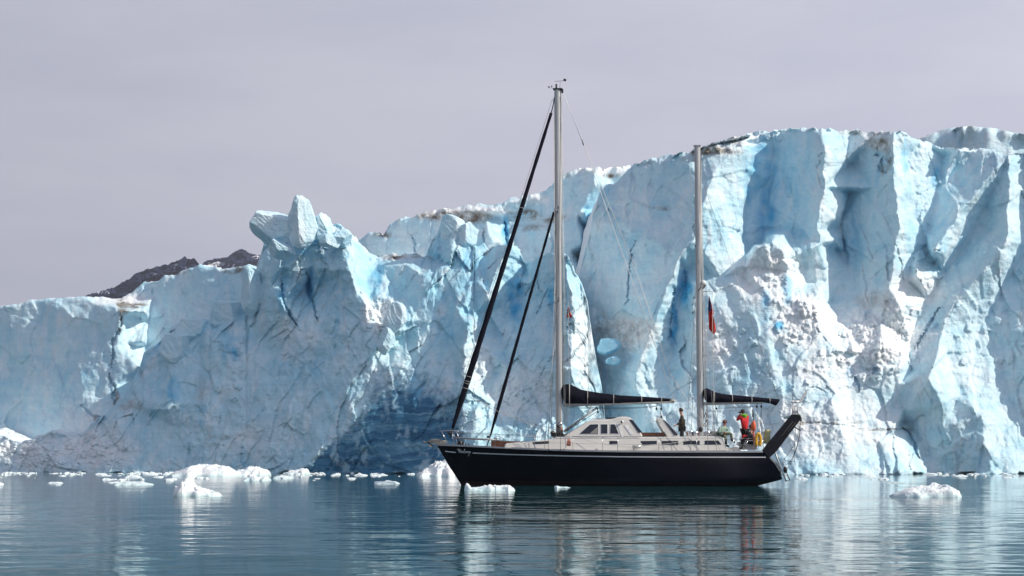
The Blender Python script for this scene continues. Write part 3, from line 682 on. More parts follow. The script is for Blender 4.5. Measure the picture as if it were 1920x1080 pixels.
def rock_material():
    m, n, l, b = new_mat("mountain_rock")
    t = n.new('ShaderNodeNewGeometry')
    pos = t.outputs['Position']
    f = noise_node(n, l, pos, 0.03, 8, 0.65)
    c = ramp(n, l, f, [(0.3, (0.009, 0.017, 0.050)), (0.55, (0.015, 0.025, 0.062)), (0.75, (0.026, 0.034, 0.068))])  # blue of distant haze put into the rock colour
    a = n.new('ShaderNodeAttribute'); a.attribute_name = 'snow'
    sf = math_n(n, l, 'ADD', a.outputs['Fac'], math_n(n, l, 'MULTIPLY', math_n(n, l, 'SUBTRACT', noise_node(n, l, pos, 0.035, 6, 0.6), 0.5), 1.8))
    sm = ramp(n, l, sf, [(0.46, (0, 0, 0)), (0.54, (1, 1, 1))])
    c = mixc(n, l, sm, c, (0.75, 0.76, 0.80))
    l.new(c, b.inputs['Base Color'])
    b.inputs['Roughness'].default_value = 0.9
    b.inputs['Specular IOR Level'].default_value = 0.1
    return m
ROCK = rock_material()

def mountain(name, Y0, tops, x0, x1, seed, snow, rows=130):
    px = np.arange(x0, x1, 1.0)
    T = np.array(tops, float)
    top = np.interp(px, T[:, 0], T[:, 1])
    jag = 2.2 * fbm(px / 8, px * 0 + seed, 4, seed, 0.65)
    v = np.linspace(0, 1, rows)
    base = 640.0
    QX = np.repeat(px[None], rows, 0)
    QY = base + (top - base)[None] * v[:, None] + jag[None] * v[:, None] ** 9
    depth = 520 * (v[:, None] - 1) * -1
    Y = Y0 - depth * 0.9 + 60 * fbm(QX / 30 + QY / 30, QY / 24 - QX / 60, 5, seed + 3, 0.55) + 6 * fbm(QX / 6, QY / 6, 3, seed + 9, 0.6)
    X = (QX - 960) / FPX * Y
    Z = CAMZ + (HOR - QY) / FPX * Y
    sn = blobs(QX, QY, snow)
    for k in range(1, 6):
        X = np.vstack([X, X[rows - 1][None]]); Y = np.vstack([Y, Y[rows - 1][None] + 60 * k]); Z = np.vstack([Z, Z[rows - 1][None] - 18 * k * k * 0.4]); sn = np.vstack([sn, sn[rows - 1][None]])
    nr, nc = X.shape
    I = np.arange(nr * nc).reshape(nr, nc)
    F = np.stack([I[:-1, :-1], I[:-1, 1:], I[1:, 1:], I[1:, :-1]], -1).reshape(-1, 4)
    V = np.stack([X, Y, Z], -1).reshape(-1, 3)
    org = np.array([V[:, 0].mean(), Y0, 0])
    o = mesh_np(name, V - org, F, ROCK, False, {'snow': sn})
    o.location = org
    return tag(o, kind='structure')

mountain("mountain", 1900, [(-300, 660), (-100, 620), (60, 585), (130, 568), (165, 553), (190, 545), (215, 538), (240, 524), (255, 513), (275, 505), (298, 499), (316, 495), (326, 491), (334, 489), (343, 482), (347, 480), (351, 486), (364, 485), (370, 493), (374, 500), (390, 512), (430, 530), (520, 560)], -300, 520, 61,
         [(280, 500, 14, 5, .5), (190, 547, 26, 8, .45), (330, 500, 8, 14, .42), (290, 515, 16, 10, .38), (234, 530, 8, 8, .4), (345, 505, 14, 10, .4)])
mountain("mountain", 2300, [(330, 540), (372, 505), (382, 492), (396, 486), (412, 484), (428, 482), (436, 474), (446, 469), (453, 466), (460, 470), (468, 475), (480, 477), (492, 479), (520, 486), (580, 520), (660, 560)], 330, 660, 67,
         [(405, 496, 30, 12, .58), (432, 498, 14, 10, .5), (478, 483, 16, 8, .45), (440, 478, 8, 6, .36)])

# ------------------------------------------------------------------ cold damp air: far rock goes blue
hm = bpy.data.materials.new("damp_air")
hm.use_nodes = True
hn, hl = hm.node_tree.nodes, hm.node_tree.links
hn.clear()
ho = hn.new('ShaderNodeOutputMaterial')
hv = hn.new('ShaderNodeVolumePrincipled')
hv.inputs['Color'].default_value = (0.72, 0.78, 0.95, 1)
hv.inputs['Density'].default_value = 0.00011
hv.inputs['Anisotropy'].default_value = 0.1
hl.new(hv.outputs[0], ho.inputs['Volume'])
bxv = np.array([(x, y, z) for x in (-3000, 3000) for y in (-100, 3200) for z in (-1.2, 420)], float)
hz = mesh_np('haze', bxv, np.array([[0, 1, 3, 2], [4, 6, 7, 5], [0, 4, 5, 1], [2, 3, 7, 6], [0, 2, 6, 4], [1, 5, 7, 3]]), hm)
tag(hz, kind='stuff')
# ------------------------------------------------------------------ mesh builder for made things
class MB:
    def __init__(s): s.v, s.f, s.m, s.sm, s.cur = [], [], [], [], 0
    def add(s, vs, fs, smooth=False):
        b = len(s.v)
        s.v += [tuple(v) for v in vs]
        for f in fs:
            s.f.append(tuple(i + b for i in f)); s.m.append(s.cur); s.sm.append(smooth)
        return s
    def box(s, c, size, rot=None, bev=0.0):
        hx, hy, hz = [k / 2 for k in size]
        bm = bmesh.new()
        bmesh.ops.create_cube(bm, size=1.0)
        for v in bm.verts: v.co = Vector((v.co.x * 2 * hx, v.co.y * 2 * hy, v.co.z * 2 * hz))
        if bev: bmesh.ops.bevel(bm, geom=bm.edges[:], offset=bev, segments=2, affect='EDGES')
        M = rot or Matrix.Identity(3)
        bm.verts.ensure_lookup_table()
        s.add([Vector(c) + M @ v.co for v in bm.verts], [[v.index for v in f.verts] for f in bm.faces])
        bm.free()
        return s
    def tube(s, pts, r, seg=8, cap=True, flat=1.0):
        pts = [Vector(p) for p in pts]
        n = len(pts)
        rr = r if isinstance(r, (list, tuple)) else [r] * n
        rings = []
        up = None
        for k in range(n):
            t = (pts[min(k + 1, n - 1)] - pts[max(k - 1, 0)]).normalized()
            if up is None:
                up = Vector((0, 0, 1)) if abs(t.z) < 0.9 else Vector((0, 1, 0))
            a = t.cross(up)
            if a.length < 1e-5: a = t.cross(Vector((1, 0.3, 0)))
            a.normalize(); b = t.cross(a).normalized()
            up = -b if b.dot(up) < 0 else b
            rings.append([pts[k] + a * rr[k] * math.cos(2 * math.pi * j / seg) + up * rr[k] * flat * math.sin(2 * math.pi * j / seg) for j in range(seg)])
        vs = [v for rg in rings for v in rg]
        fs = [(k * seg + j, k * seg + (j + 1) % seg, (k + 1) * seg + (j + 1) % seg, (k + 1) * seg + j) for k in range(n - 1) for j in range(seg)]
        if cap: fs += [tuple(range(seg))[::-1], tuple((n - 1) * seg + j for j in range(seg))]
        return s.add(vs, fs, True)
    def ball(s, c, r, seg=12, ring=8, M=None):
        c = Vector(c)
        r = r if isinstance(r, (list, tuple)) else (r, r, r)
        M = M or Matrix.Identity(3)
        vs, fs = [], []
        for i in range(ring + 1):
            th = math.pi * i / ring
            for j in range(seg):
                ph = 2 * math.pi * j / seg
                vs.append(c + M @ Vector((r[0] * math.sin(th) * math.cos(ph), r[1] * math.sin(th) * math.sin(ph), r[2] * math.cos(th))))
        for i in range(ring):
            for j in range(seg):
                fs.append((i * seg + j, (i + 1) * seg + j, (i + 1) * seg + (j + 1) % seg, i * seg + (j + 1) % seg))
        return s.add(vs, fs, True)
    def prism(s, poly, y0, y1):
        """outline given as list of (x,z), run from y0 to y1"""
        n = len(poly)
        vs = [(x, y0, z) for x, z in poly] + [(x, y1, z) for x, z in poly]
        fs = [tuple(range(n)), tuple(range(2 * n - 1, n - 1, -1))] + [(j, j + n, (j + 1) % n + n, (j + 1) % n) for j in range(n)]
        return s.add(vs, fs)
    def grid(s, G, smooth=True, loop_u=False):
        nu, nv = len(G), len(G[0])
        vs = [p for row in G for p in row]
        fs = [(i * nv + j, i * nv + j + 1, (i + 1) * nv + j + 1, (i + 1) * nv + j) for i in range(nu - 1) for j in range(nv - 1)]
        if loop_u: fs += [((nu - 1) * nv + j, (nu - 1) * nv + j + 1, j + 1, j) for j in range(nv - 1)]
        return s.add(vs, fs, smooth)
    def build_each(s, name, mat, parent=None):
        """every loose piece becomes a part of its own"""
        up = list(range(len(s.v)))
        def find(a):
            while up[a] != a: up[a] = up[up[a]]; a = up[a]
            return a
        for f in s.f:
            for q in f[1:]: up[find(f[0])] = find(q)
        groups = {}
        for f, sm_ in zip(s.f, s.sm): groups.setdefault(find(f[0]), []).append((f, sm_))
        out = []
        for g in groups.values():
            m_ = MB(); idx = {}
            for f, sm_ in g:
                for q in f:
                    if q not in idx: idx[q] = len(m_.v); m_.v.append(s.v[q])
                m_.f.append(tuple(idx[q] for q in f)); m_.m.append(0); m_.sm.append(sm_)
            out.append(m_.build(name, mat, parent))
        return out
    def build(s, name, mat, parent=None, solid=0.0, fix=True):
        me = bpy.data.meshes.new(name)
        me.from_pydata(s.v, [], s.f)
        for k in (mat if isinstance(mat, (list, tuple)) else [mat]): me.materials.append(k)
        me.polygons.foreach_set('material_index', s.m)
        me.polygons.foreach_set('use_smooth', s.sm)
        if fix:
            bm = bmesh.new(); bm.from_mesh(me)
            bmesh.ops.recalc_face_normals(bm, faces=bm.faces[:])
            bm.to_mesh(me); bm.free()
        me.update()
        o = bpy.data.objects.new(name, me)
        COL.objects.link(o)
        if parent: o.parent = parent
        if solid:
            md = o.modifiers.new('thickness', 'SOLIDIFY'); md.thickness = solid; md.offset = 0
        return o

# ------------------------------------------------------------------ materials of the yacht and the people
M = {}
M['navy'] = simple("navy_hull_paint", (0.0022, 0.0028, 0.0075), 0.22, spec=.28, var=0.15, vscale=1.2)
M['boot'] = simple("antifouling", (0.014, 0.006, 0.006), 0.7, spec=.2, var=0.3, vscale=2)
M['white_line'] = simple("white_line_paint", (0.72, 0.74, 0.76), 0.4, var=.05)
M['alu'] = simple("aluminium", (0.42, 0.43, 0.44), 0.42, 0.75, var=.1, vscale=3)
M['mast'] = simple("mast_alloy", (0.44, 0.455, 0.455), 0.45, 0.35, var=.06, vscale=1.5)
M['steel'] = simple("stainless", (0.62, 0.63, 0.65), 0.22, 1.0, var=.05)
M['gel'] = simple("white_gelcoat", (0.66, 0.64, 0.60), 0.4, var=.05, vscale=1.0)
M['deck'] = simple("deck_paint", (0.50, 0.49, 0.45), 0.7, var=.08)
M['teak'] = simple("varnished_teak", (0.135, 0.048, 0.022), 0.35, var=.3, vscale=5)
M['glass'] = simple("tinted_glass", (0.012, 0.016, 0.026), 0.06, spec=.7, var=.2)
M['curtain'] = simple("grey_blind", (0.22, 0.21, 0.20), 0.8)
M['canvas'] = simple("navy_canvas", (0.0040, 0.0048, 0.013), 0.8, spec=.15, var=.25, vscale=4, bump=.5, bscale=12)
M['black'] = simple("black_fitting", (0.015, 0.015, 0.016), 0.5)
M['wire'] = simple("rigging_wire", (0.40, 0.41, 0.42), 0.4, .6)
M['rope'] = simple("pale_rope", (0.62, 0.60, 0.55), 0.9)
M['darkrope'] = simple("dark_rope", (0.06, 0.055, 0.05), 0.9)
M['pinkrope'] = simple("coiled_pink_rope", (0.52, 0.20, 0.14), 0.9, var=.3, vscale=20)
M['webbing'] = simple("sail_tie", (0.42, 0.41, 0.38), 0.8)
M['anchor'] = simple("galvanised", (0.33, 0.31, 0.27), 0.6, .3, var=.3)
M['plastic_w'] = simple("white_plastic", (0.74, 0.75, 0.75), 0.4)
M['orange'] = simple("orange_float", (0.72, 0.13, 0.05), 0.5)
M['yellow'] = simple("yellow_lifebuoy", (0.80, 0.42, 0.025), 0.6, var=.15)
M['lime'] = simple("yellow_green_canvas", (0.50, 0.50, 0.27), 0.8, var=.25)
M['red'] = simple("red_cloth", (0.55, 0.012, 0.018), 0.8, var=.2, vscale=5)
M['flagred'] = simple("flag_red", (0.62, 0.04, 0.025), 0.85, var=.2)
M['flagblue'] = simple("flag_blue", (0.03, 0.05, 0.20), 0.85)
M['flagwhite'] = simple("flag_white", (0.75, 0.75, 0.75), 0.85)
M['olive'] = simple("olive_brown_cloth", (0.034, 0.029, 0.020), 0.9, var=.25, vscale=6)
M['blackcloth'] = simple("black_cloth", (0.012, 0.012, 0.014), 0.9, var=.3)
M['mint'] = simple("mint_fleece", (0.27, 0.40, 0.33), 0.95, var=.15, vscale=8)
M['sage'] = simple("sage_trousers", (0.14, 0.17, 0.11), 0.9, var=.15, vscale=8)
M['skin'] = simple("skin", (0.46, 0.24, 0.17), 0.55, var=.08)
M['hair'] = simple("dark_hair", (0.035, 0.022, 0.016), 0.8, var=.3, vscale=20)
M['redhair'] = simple("auburn_cap", (0.20, 0.05, 0.04), 0.85, var=.3, vscale=20)
M['hood'] = simple("lime_hood", (0.16, 0.46, 0.03), 0.8)
M['navycloth'] = simple("dark_blue_cloth", (0.018, 0.022, 0.035), 0.9, var=.3)

# ------------------------------------------------------------------ the yacht
BY = 75.0
K = BY / FPX
YAW = math.radians(-3.0)
BX = (1140 - 960) / FPX * BY
ca, sa = math.cos(YAW), math.sin(YAW)
yacht = empty('sailing_yacht', (BX, BY, 0), YAW)
tag(yacht, 'navy two masted sailing yacht with white deckhouse lying in front of the glacier', 'sailing yacht')

def L(px, py, y=0.0):
    """point in the yacht's own frame, y metres to starboard of its centreline (-y is the side facing us)"""
    mm = (px - 960) / FPX
    x = (mm * (BY + y * ca) - BX + y * sa) / (ca - mm * sa)
    Y = BY + x * sa + y * ca
    return Vector((x, y, CAMZ + (HOR - py) / FPX * Y))

def toW(p):
    return Vector((BX + p.x * ca - p.y * sa, BY + p.x * sa + p.y * ca, p.z))

def lerp_tab(t, tab):
    return float(np.interp(t, [a for a, _ in tab], [b for _, b in tab]))

def smooth_tab(tab, n=160):
    xs = np.linspace(tab[0][0], tab[-1][0], n)
    ys = np.interp(xs, [a for a, _ in tab], [b for _, b in tab])
    for _ in range(60):
        ys[1:-1] = (ys[:-2] + 2 * ys[1:-1] + ys[2:]) / 4
    return list(zip(xs, ys))

# sheer height and half breadth along the hull (x in metres from amidships, bow negative)
x_bow = L(819, 834, 0).x
x_tr = L(1430, 847, -1.75).x
half_raw = [(x_bow, 0.06), (x_bow + 1.2, 0.62), (x_bow + 2.6, 1.22), (x_bow + 4.5, 1.78), (x_bow + 7.0, 2.18), (x_bow + 9.5, 2.3), (x_bow + 12.5, 2.2), (x_tr, 1.85), (x_tr + 1.6, 1.6)]
HALF = smooth_tab(half_raw)
sheer_px = [(819, 834), (860, 835.5), (900, 837.5), (950, 840), (1000, 842.2), (1060, 844.4), (1140, 846.2), (1220, 847.0), (1300, 847.2), (1380, 847.2), (1430, 847)]
SHEER = []
for (a, b_) in sheer_px:
    y = 0.0
    for _ in range(4):
        p = L(a, b_, y); y = -lerp_tab(p.x, HALF)
    SHEER.append((p.x, p.z))
SHEER.append((x_tr + 1.6, SHEER[-1][1]))
SHEER = smooth_tab(SHEER)
stem = [(-0.7, L(905, 910).x), (-0.1, L(866, 912).x), (L(862, 906).z, L(863, 906).x), (L(842, 874).z, L(842, 874).x), (L(830, 853).z, L(830, 853).x), (L(819, 834).z, x_bow)]
aft = [(-0.7, L(1420, 910, -1.5).x), (0.0, L(1441, 909, -1.5).x)] + [(L(a, b_, -1.5).z, L(a, b_, -1.5).x) for a, b_ in ((1469, 899), (1463, 886), (1451, 868), (1438, 856), (1430, 847))]
aft_z = sorted(aft)

def hull_pt(u, v, side=-1):
    """u from stem 0 to transom 1, v from below water 0 to sheer 1"""
    xg = x_bow + u * (x_tr - x_bow)
    zt = lerp_tab(xg, SHEER)
    ztop_end = lerp_tab(x_tr, SHEER)
    zb = -0.7 + (0.0 if u < 0.85 else ((u - 0.85) / 0.15) ** 1.3 * 0.98)
    z = zb + (zt - zb) * v
    xs = lerp_tab(z, stem)
    xa = lerp_tab(z, aft_z)
    x = xs + u * (xa - xs)
    b = lerp_tab(xg, HALF)
    fore = max(0.0, 1 - u / 0.5)
    # fuller topsides amidships, flared bow
    low = 0.80 - 0.42 * fore ** 0.8
    if u > 0.85: low -= 0.25 * ((u - 0.85) / 0.15)
    w = b * (low + (1 - low) * (v ** (0.55 + 0.75 * fore)))
    if z < 0.1: w *= max(0.30, 1 - 0.9 * (0.1 - z))
    if u == 0: w = 0.03
    return Vector((x, side * w, z))

mb = MB()
NU, NV = 72, 24
for sd in (-1, 1):
    mb.grid([[hull_pt(i / NU, j / NV, sd) for j in range(NV + 1)] for i in range(NU + 1)])
# transom: bulges aft, slopes out to the waterline
tg = []
for j in range(NV + 1):
    p, q = hull_pt(1, j / NV, -1), hull_pt(1, j / NV, 1)
    bul = 0.32 * math.sin(math.pi * min(1, 0.15 + 0.85 * (1 - j / NV)))
    tg.append([p.lerp(q, t) + Vector((bul * (1 - (2 * t - 1) ** 2), 0, 0)) for t in [k / 12 for k in range(13)]])
mb.grid(tg)
hull = mb.build('hull', M['navy'], yacht)
# boot-top colour on the faces near the waterline
hull.data.materials.append(M['boot'])
for p in hull.data.polygons:
    if p.center.z < 0.20: p.material_index = 1

def hull_at(x, z, side=-1, off=0.006):
    """surface point of the topside at given x and z"""
    u = min(max((x - x_bow) / (x_tr - x_bow), 0.001), 1)
    for _ in range(12):
        xg = x_bow + u * (x_tr - x_bow)
        zt = lerp_tab(xg, SHEER)
        zb = -0.7 + (0.0 if u < 0.85 else ((u - 0.85) / 0.15) ** 1.3 * 0.98)
        v = (z - zb) / (zt - zb)
        p = hull_pt(u, v, side)
        u = min(max(u + (x - p.x) / (x_tr - x_bow), 0.001), 1)
    p.y += side * off
    return p

def topside_px(px, py, off=0.006):
    y = -1.5
    for _ in range(5):
        p = L(px, py, y)
        y = hull_at(p.x, p.z).y
    return L(px, py, y - off)

# white line, broken for the name
stripe_px = [(834.5, 846.2), (855, 848.4), (885, 849.3), (940, 851.6), (1000, 853.4), (1080, 855.2), (1160, 856.4), (1240, 857.0), (1340, 857.2), (1436, 857.3)]
def ribbon(x0, x1, hw, n):
    m = MB()
    top, bot = [], []
    for k in range(n + 1):
        px = x0 + (x1 - x0) * k / n
        py = np.interp(px, [a for a, _ in stripe_px], [b for _, b in stripe_px])
        top.append(topside_px(px, py - hw, 0.008)); bot.append(topside_px(px, py + hw, 0.008))
    m.grid([top, bot])
    return m
st = ribbon(834.5, 854.5, 0.95, 6).build('sheer_stripe', M['white_line'], hull)
st2 = ribbon(886, 1436, 0.95, 60).build('sheer_stripe', M['white_line'], hull)
# mirror-side stripe on the far topside
m = MB()
for (x0, x1) in ((834.5, 1436),):
    a = [topside_px(x0 + (x1 - x0) * k / 50, np.interp(x0 + (x1 - x0) * k / 50, [q for q, _ in stripe_px], [w for _, w in stripe_px]) - .95, .008) for k in range(51)]
    b_ = [topside_px(x0 + (x1 - x0) * k / 50, np.interp(x0 + (x1 - x0) * k / 50, [q for q, _ in stripe_px], [w for _, w in stripe_px]) + .95, .008) for k in range(51)]
    m.grid([[Vector((p.x, -p.y, p.z)) for p in a], [Vector((p.x, -p.y, p.z)) for p in b_]])
m.build('sheer_stripe', M['white_line'], hull)
# name in brush script, drawn as strokes
strokes = [
 [(857.5, 844.5), (859.5, 841.6), (860.3, 842.2), (859.9, 849.2)], [(860.3, 842.2), (862.0, 848.9), (862.8, 842.4)],
 [(864.1, 845.4), (863.9, 848.8), (864.6, 849.0)], [(864.3, 843.2), (864.4, 843.8)],
 [(865.4, 849.2), (865.7, 845.8), (866.6, 845.6), (866.8, 849.0)],
 [(869.3, 846.2), (868.2, 845.9), (867.7, 848.2), (868.6, 849.2), (869.4, 846.4), (869.7, 849.2)],
 [(872.2, 842.8), (870.8, 842.4), (870.4, 844.4), (871.9, 846.8), (871.7, 849.8), (870.2, 850.2)],
 [(874.3, 846.6), (873.3, 846.3), (872.9, 848.4), (873.7, 849.2), (874.4, 846.8), (874.6, 849.3)],
 [(876.8, 846.7), (875.8, 846.4), (875.4, 848.5), (876.2, 849.3), (876.9, 846.9), (877.1, 849.4)],
 [(879.5, 846.8), (878.3, 846.5), (877.9, 848.6), (878.8, 849.2), (879.7, 846.8), (879.4, 852.6), (878.2, 855.0), (877.4, 854.4)],
 [(882.2, 847.0), (881.0, 846.7), (880.6, 848.8), (881.4, 849.5), (882.2, 847.2), (882.5, 849.6)]]
m = MB()
for s_ in strokes:
    m.tube([topside_px(a, b_, 0.012) for a, b_ in s_], 0.016, 5)
m.build('name_lettering', M['white_line'], hull)

# deck sheet and aluminium toe rail
m = MB()
dk = []
for k in range(81):
    x = x_bow + 0.1 + (x_tr - x_bow - 0.1) * k / 80
    z = lerp_tab(x, SHEER) - 0.03
    b_ = max(0.02, lerp_tab(x, HALF) - 0.02)
    dk.append([Vector((x, -b_, z)), Vector((x, -b_ * .5, z + .03)), Vector((x, 0, z + 0.05)), Vector((x, b_ * .5, z + .03)), Vector((x, b_, z))])
m.grid(dk)
m.build('deck', M['deck'], yacht)
for sd in (-1, 1):
    m = MB()
    pr = []
    for k in range(121):
        x = x_bow - 0.02 + (x_tr - x_bow + 0.02) * k / 120
        b_ = lerp_tab(x, HALF)
        z = lerp_tab(x, SHEER)
        pr.append([Vector((x, sd * (b_ + .02), z - .035)), Vector((x, sd * (b_ + .02), z + .045)), Vector((x, sd * (b_ - .03), z + .045)), Vector((x, sd * (b_ - .03), z - .02))])
    m.grid(pr, False)
    m.build('toe_rail', M['alu'], yacht)

# ---- coachroof and deckhouse: side outline in photo pixels, sides leaning in
def house(outline, yb, yt, zb_py, zt_py, name, mat, parent=None, bev=0.05, nseg=1):
    """symmetric body: outline polygon (px,py); half width runs from yb at row zb_py to yt at row zt_py"""
    m = MB()
    def hw(py): return float(np.interp(py, [zt_py, zb_py], [yt, yb]))
    n = len(outline)
    vs = []
    for sd in (-1, 1):
        for (a, b_) in outline:
            w = hw(b_)
            p = L(a, b_, -w)
            vs.append(Vector((p.x, sd * w, p.z)))
    bm = bmesh.new()
    bv = [bm.verts.new(v) for v in vs]
    bm.faces.new(bv[:n]); bm.faces.new(bv[n:][::-1])
    for j in range(n):
        k = (j + 1) % n
        bm.faces.new((bv[j], bv[j + n], bv[k + n], bv[k]))
    bmesh.ops.recalc_face_normals(bm, faces=bm.faces[:])
    if bev:
        bmesh.ops.bevel(bm, geom=[e for e in bm.edges if e.calc_face_angle(0) > 0.25], offset=bev, segments=3, affect='EDGES', clamp_overlap=True)
    me = bpy.data.meshes.new(name); bm.to_mesh(me); bm.free()
    me.materials.append(mat)
    o = bpy.data.objects.new(name, me); COL.objects.link(o); o.parent = parent or yacht
    return o

def side_plate(outline, hwf, name, mat, parent, proud=0.012, thick=0.03, frame=None, both=True):
    """flat plate on the leaning side: outline in photo pixels, hwf gives half width at a row"""
    res = []
    for sd in ((-1, 1) if both else (-1,)):
        m = MB()
        pts = []
        for (a, b_) in outline:
            w = hwf(b_)
            p = L(a, b_, -w)
            pts.append(Vector((p.x, sd * (w + proud), p.z)))
        n = len(pts)
        back = [p + Vector((0, -sd * thick, 0)) for p in pts]
        m.add(pts + back, [tuple(range(n)), tuple(range(2 * n - 1, n - 1, -1))] + [(j, j + n, (j + 1) % n + n, (j + 1) % n) for j in range(n)])
        res.append(m.build(name, mat, parent))
    return res

# low trunk running from the foredeck to the aft cockpit
trunk = house([(944, 841), (948, 831), (985, 828.5), (1036, 823), (1042, 819.6), (1208, 819.2), (1350, 817.4), (1354, 818.6), (1365, 846), (1200, 848), (1050, 846)], 1.62, 1.36, 846, 818, 'coachroof', M['gel'])
trunk_w = lambda py: float(np.interp(py, [818, 846], [1.36, 1.62]))
for o_ in [((1000, 828.3), (1029, 826.6), (1029.4, 831.6), (1000, 832.8))]:
    side_plate(o_, trunk_w, 'window', M['glass'], trunk)
for o_ in [((1143, 826.6), (1157.6, 827), (1157.6, 833.2), (1143, 833)), ((1201, 827), (1231.6, 826.6), (1231.6, 834.4), (1205, 834.4)), ((1241, 826.8), (1271.6, 826.6), (1271.6, 834), (1241, 834)), ((1281.5, 826.6), (1312, 826.4), (1312, 834), (1281.5, 834)), ((1321.5, 826), (1347, 826), (1353, 833.6), (1321.5, 833.8))]:
    side_plate(o_, trunk_w, 'window', M['glass'], trunk)
side_plate(((1000, 827.6), (1030.4, 825.8), (1030.8, 827.0), (1000, 828.5)), trunk_w, 'window_trim', M['gel'], trunk, proud=.03)
rub = side_plate(((1042, 819.4), (1200, 819.0), (1200, 820.3), (1042, 820.7)), trunk_w, 'moulding', M['plastic_w'], trunk, proud=.03, thick=.05)

# deckhouse with raked screen, raised aft visor
dh_out = [(1056, 820), (1062, 815.5), (1104, 788.6), (1112, 786.8), (1148, 785.6), (1158, 782.0), (1166, 780.9), (1178, 780.8), (1184, 784), (1203, 812), (1206, 820)]
dh = house(dh_out, 1.36, 1.04, 819, 783, 'deckhouse', M['gel'], bev=0.06)
dh_w = lambda py: float(np.interp(py, [783, 819], [1.04, 1.36]))
for o_, mt in [(((1086.6, 813.4), (1106.5, 795.8), (1121.6, 795.4), (1121.6, 813.2)), 'glass'), (((1127, 812.8), (1127, 795.6), (1139, 795.6), (1139, 812.8)), 'glass'), (((1144, 812.8), (1145, 795.6), (1152.6, 795.6), (1160, 813)), 'glass')]:
    fr = side_plate([(a + (1.1 if a > np.mean([q[0] for q in o_]) else -1.1), b_ + (1.0 if b_ > 804 else -1.0)) for a, b_ in o_], dh_w, 'window_frame', M['plastic_w'], dh, proud=.012)
    gl = side_plate(o_, dh_w, 'window', M[mt], dh, proud=.022)
    if o_[0][0] < 1090:
        side_plate(((1106, 812.6), (1121, 799.5), (1121, 812.6)), dh_w, 'blind', M['curtain'], dh, proud=.026)
# raised panel and the aft side light
side_plate(((1170.5, 798), (1176, 796), (1187.4, 813.4), (1183, 815.6)), dh_w, 'vent_panel', M['plastic_w'], dh, proud=.02)
side_plate(((1156.8, 796.2), (1164, 796), (1168, 819), (1166, 819)), dh_w, 'moulding', M['plastic_w'], dh, proud=.015)
# aft windows on the visor edge (big slanted panes)
vw = lambda py: float(np.interp(py, [783, 819], [1.04, 1.36]))
side_plate(((1179.6, 787.4), (1183.4, 786.4), (1186.5, 788), (1204.5, 811), (1197.5, 811.2)), vw, 'side_window', M['glass'], dh, proud=.022)
# front screen panes
m = MB()
for (y0, y1) in ((-0.98, -0.34), (-0.30, 0.30), (0.34, 0.98)):
    a0, a1 = L(1066, 813.2, -1.3), L(1101, 790.8, -1.1)
    n_ = Vector((-(a1.z - a0.z), 0, (a1.x - a0.x))).normalized() * 0.025
    m.add([Vector((a0.x, y0, a0.z)) + n_, Vector((a0.x, y1, a0.z)) + n_, Vector((a1.x, y1 * .92, a1.z)) + n_, Vector((a1.x, y0 * .92, a1.z)) + n_], [(0, 1, 2, 3)])
m.build('windscreen', M['curtain'], dh, solid=.01)
# grab rail, hatch, searchlight on the roof
m = MB()
m.tube([L(1108, 786.5, -.8), L(1112, 785.2, -.8), L(1130, 784.4, -.8), L(1134, 785.5, -.8)], .014, 6)
m.build('grab_rail', M['steel'], dh)
m = MB(); m.box(L(1148, 783.9, 0), (.55, .5, .06), bev=.02); m.build('hatch', M['black'], dh)
m = MB(); m.tube([L(1166.5, 793.6, -1.16), L(1166.5, 791.0, -1.24)], .03, 6); m.ball(L(1166.6, 790.8, -1.25), (.085, .08, .075)); m.build('spotlight', M['plastic_w'], dh)
m = MB(); m.ball(L(1165.3, 791.0, -1.28), (.05, .06, .055)); m.build('spotlight_lens', M['black'], dh)

# teak seat locker between the deckhouse and the second screen
m = MB()
p0, p1 = L(1197, 811.0, -.9), L(1250, 817.8, -.9)
m.box(((p0.x + p1.x) / 2, 0, (p0.z + p1.z) / 2), (p1.x - p0.x, 1.9, p0.z - p1.z), bev=.015)
m.build('cockpit_locker', M['teak'], yacht)
# cockpit screen: white side frame, dark panes raked aft
sc = house([(1231.5, 787.5), (1236, 784.4), (1241, 784.0), (1244.5, 785.6), (1275, 817.6), (1270, 819.4), (1251, 819.4)], 1.18, .98, 819, 785, 'cockpit_screen', M['gel'], bev=.03)
sc_w = lambda py: float(np.interp(py, [785, 819], [.98, 1.18]))
side_plate(((1243.6, 787.4), (1247.2, 788.8), (1271.5, 815), (1268.5, 816.4), (1264, 815.6)), sc_w, 'window', M['glass'], sc, proud=.02)
side_plate(((1236.0, 795), (1238.2, 795), (1246.4, 809.5), (1244.6, 809.5)), sc_w, 'moulding', M['plastic_w'], sc, proud=.015)
m = MB(); m.box(L(1233.6, 785.6, -.6), (.16, .14, .15), bev=.03); m.box(L(1233.6, 785.6, .6), (.16, .14, .15), bev=.03); m.build_each('screen_fitting', M['plastic_w'], sc)

# brown wooden locker on the foredeck
m = MB()
p0, p1 = L(920.5, 827.6, -1.0), L(988, 836.6, -1.0)
m.box(((p0.x + p1.x) / 2, -.55, (p0.z + p1.z) / 2 - .02), (p1.x - p0.x, .9, p0.z - p1.z + .06), Matrix.Rotation(0.022, 3, 'Y'), bev=.012)
m.build('deck_locker', M['teak'], yacht)
m = MB(); m.box(L(1092, 836.5, -1.0), (.5, .4, .2), bev=.02); m.build('deck_locker', M['teak'], yacht)

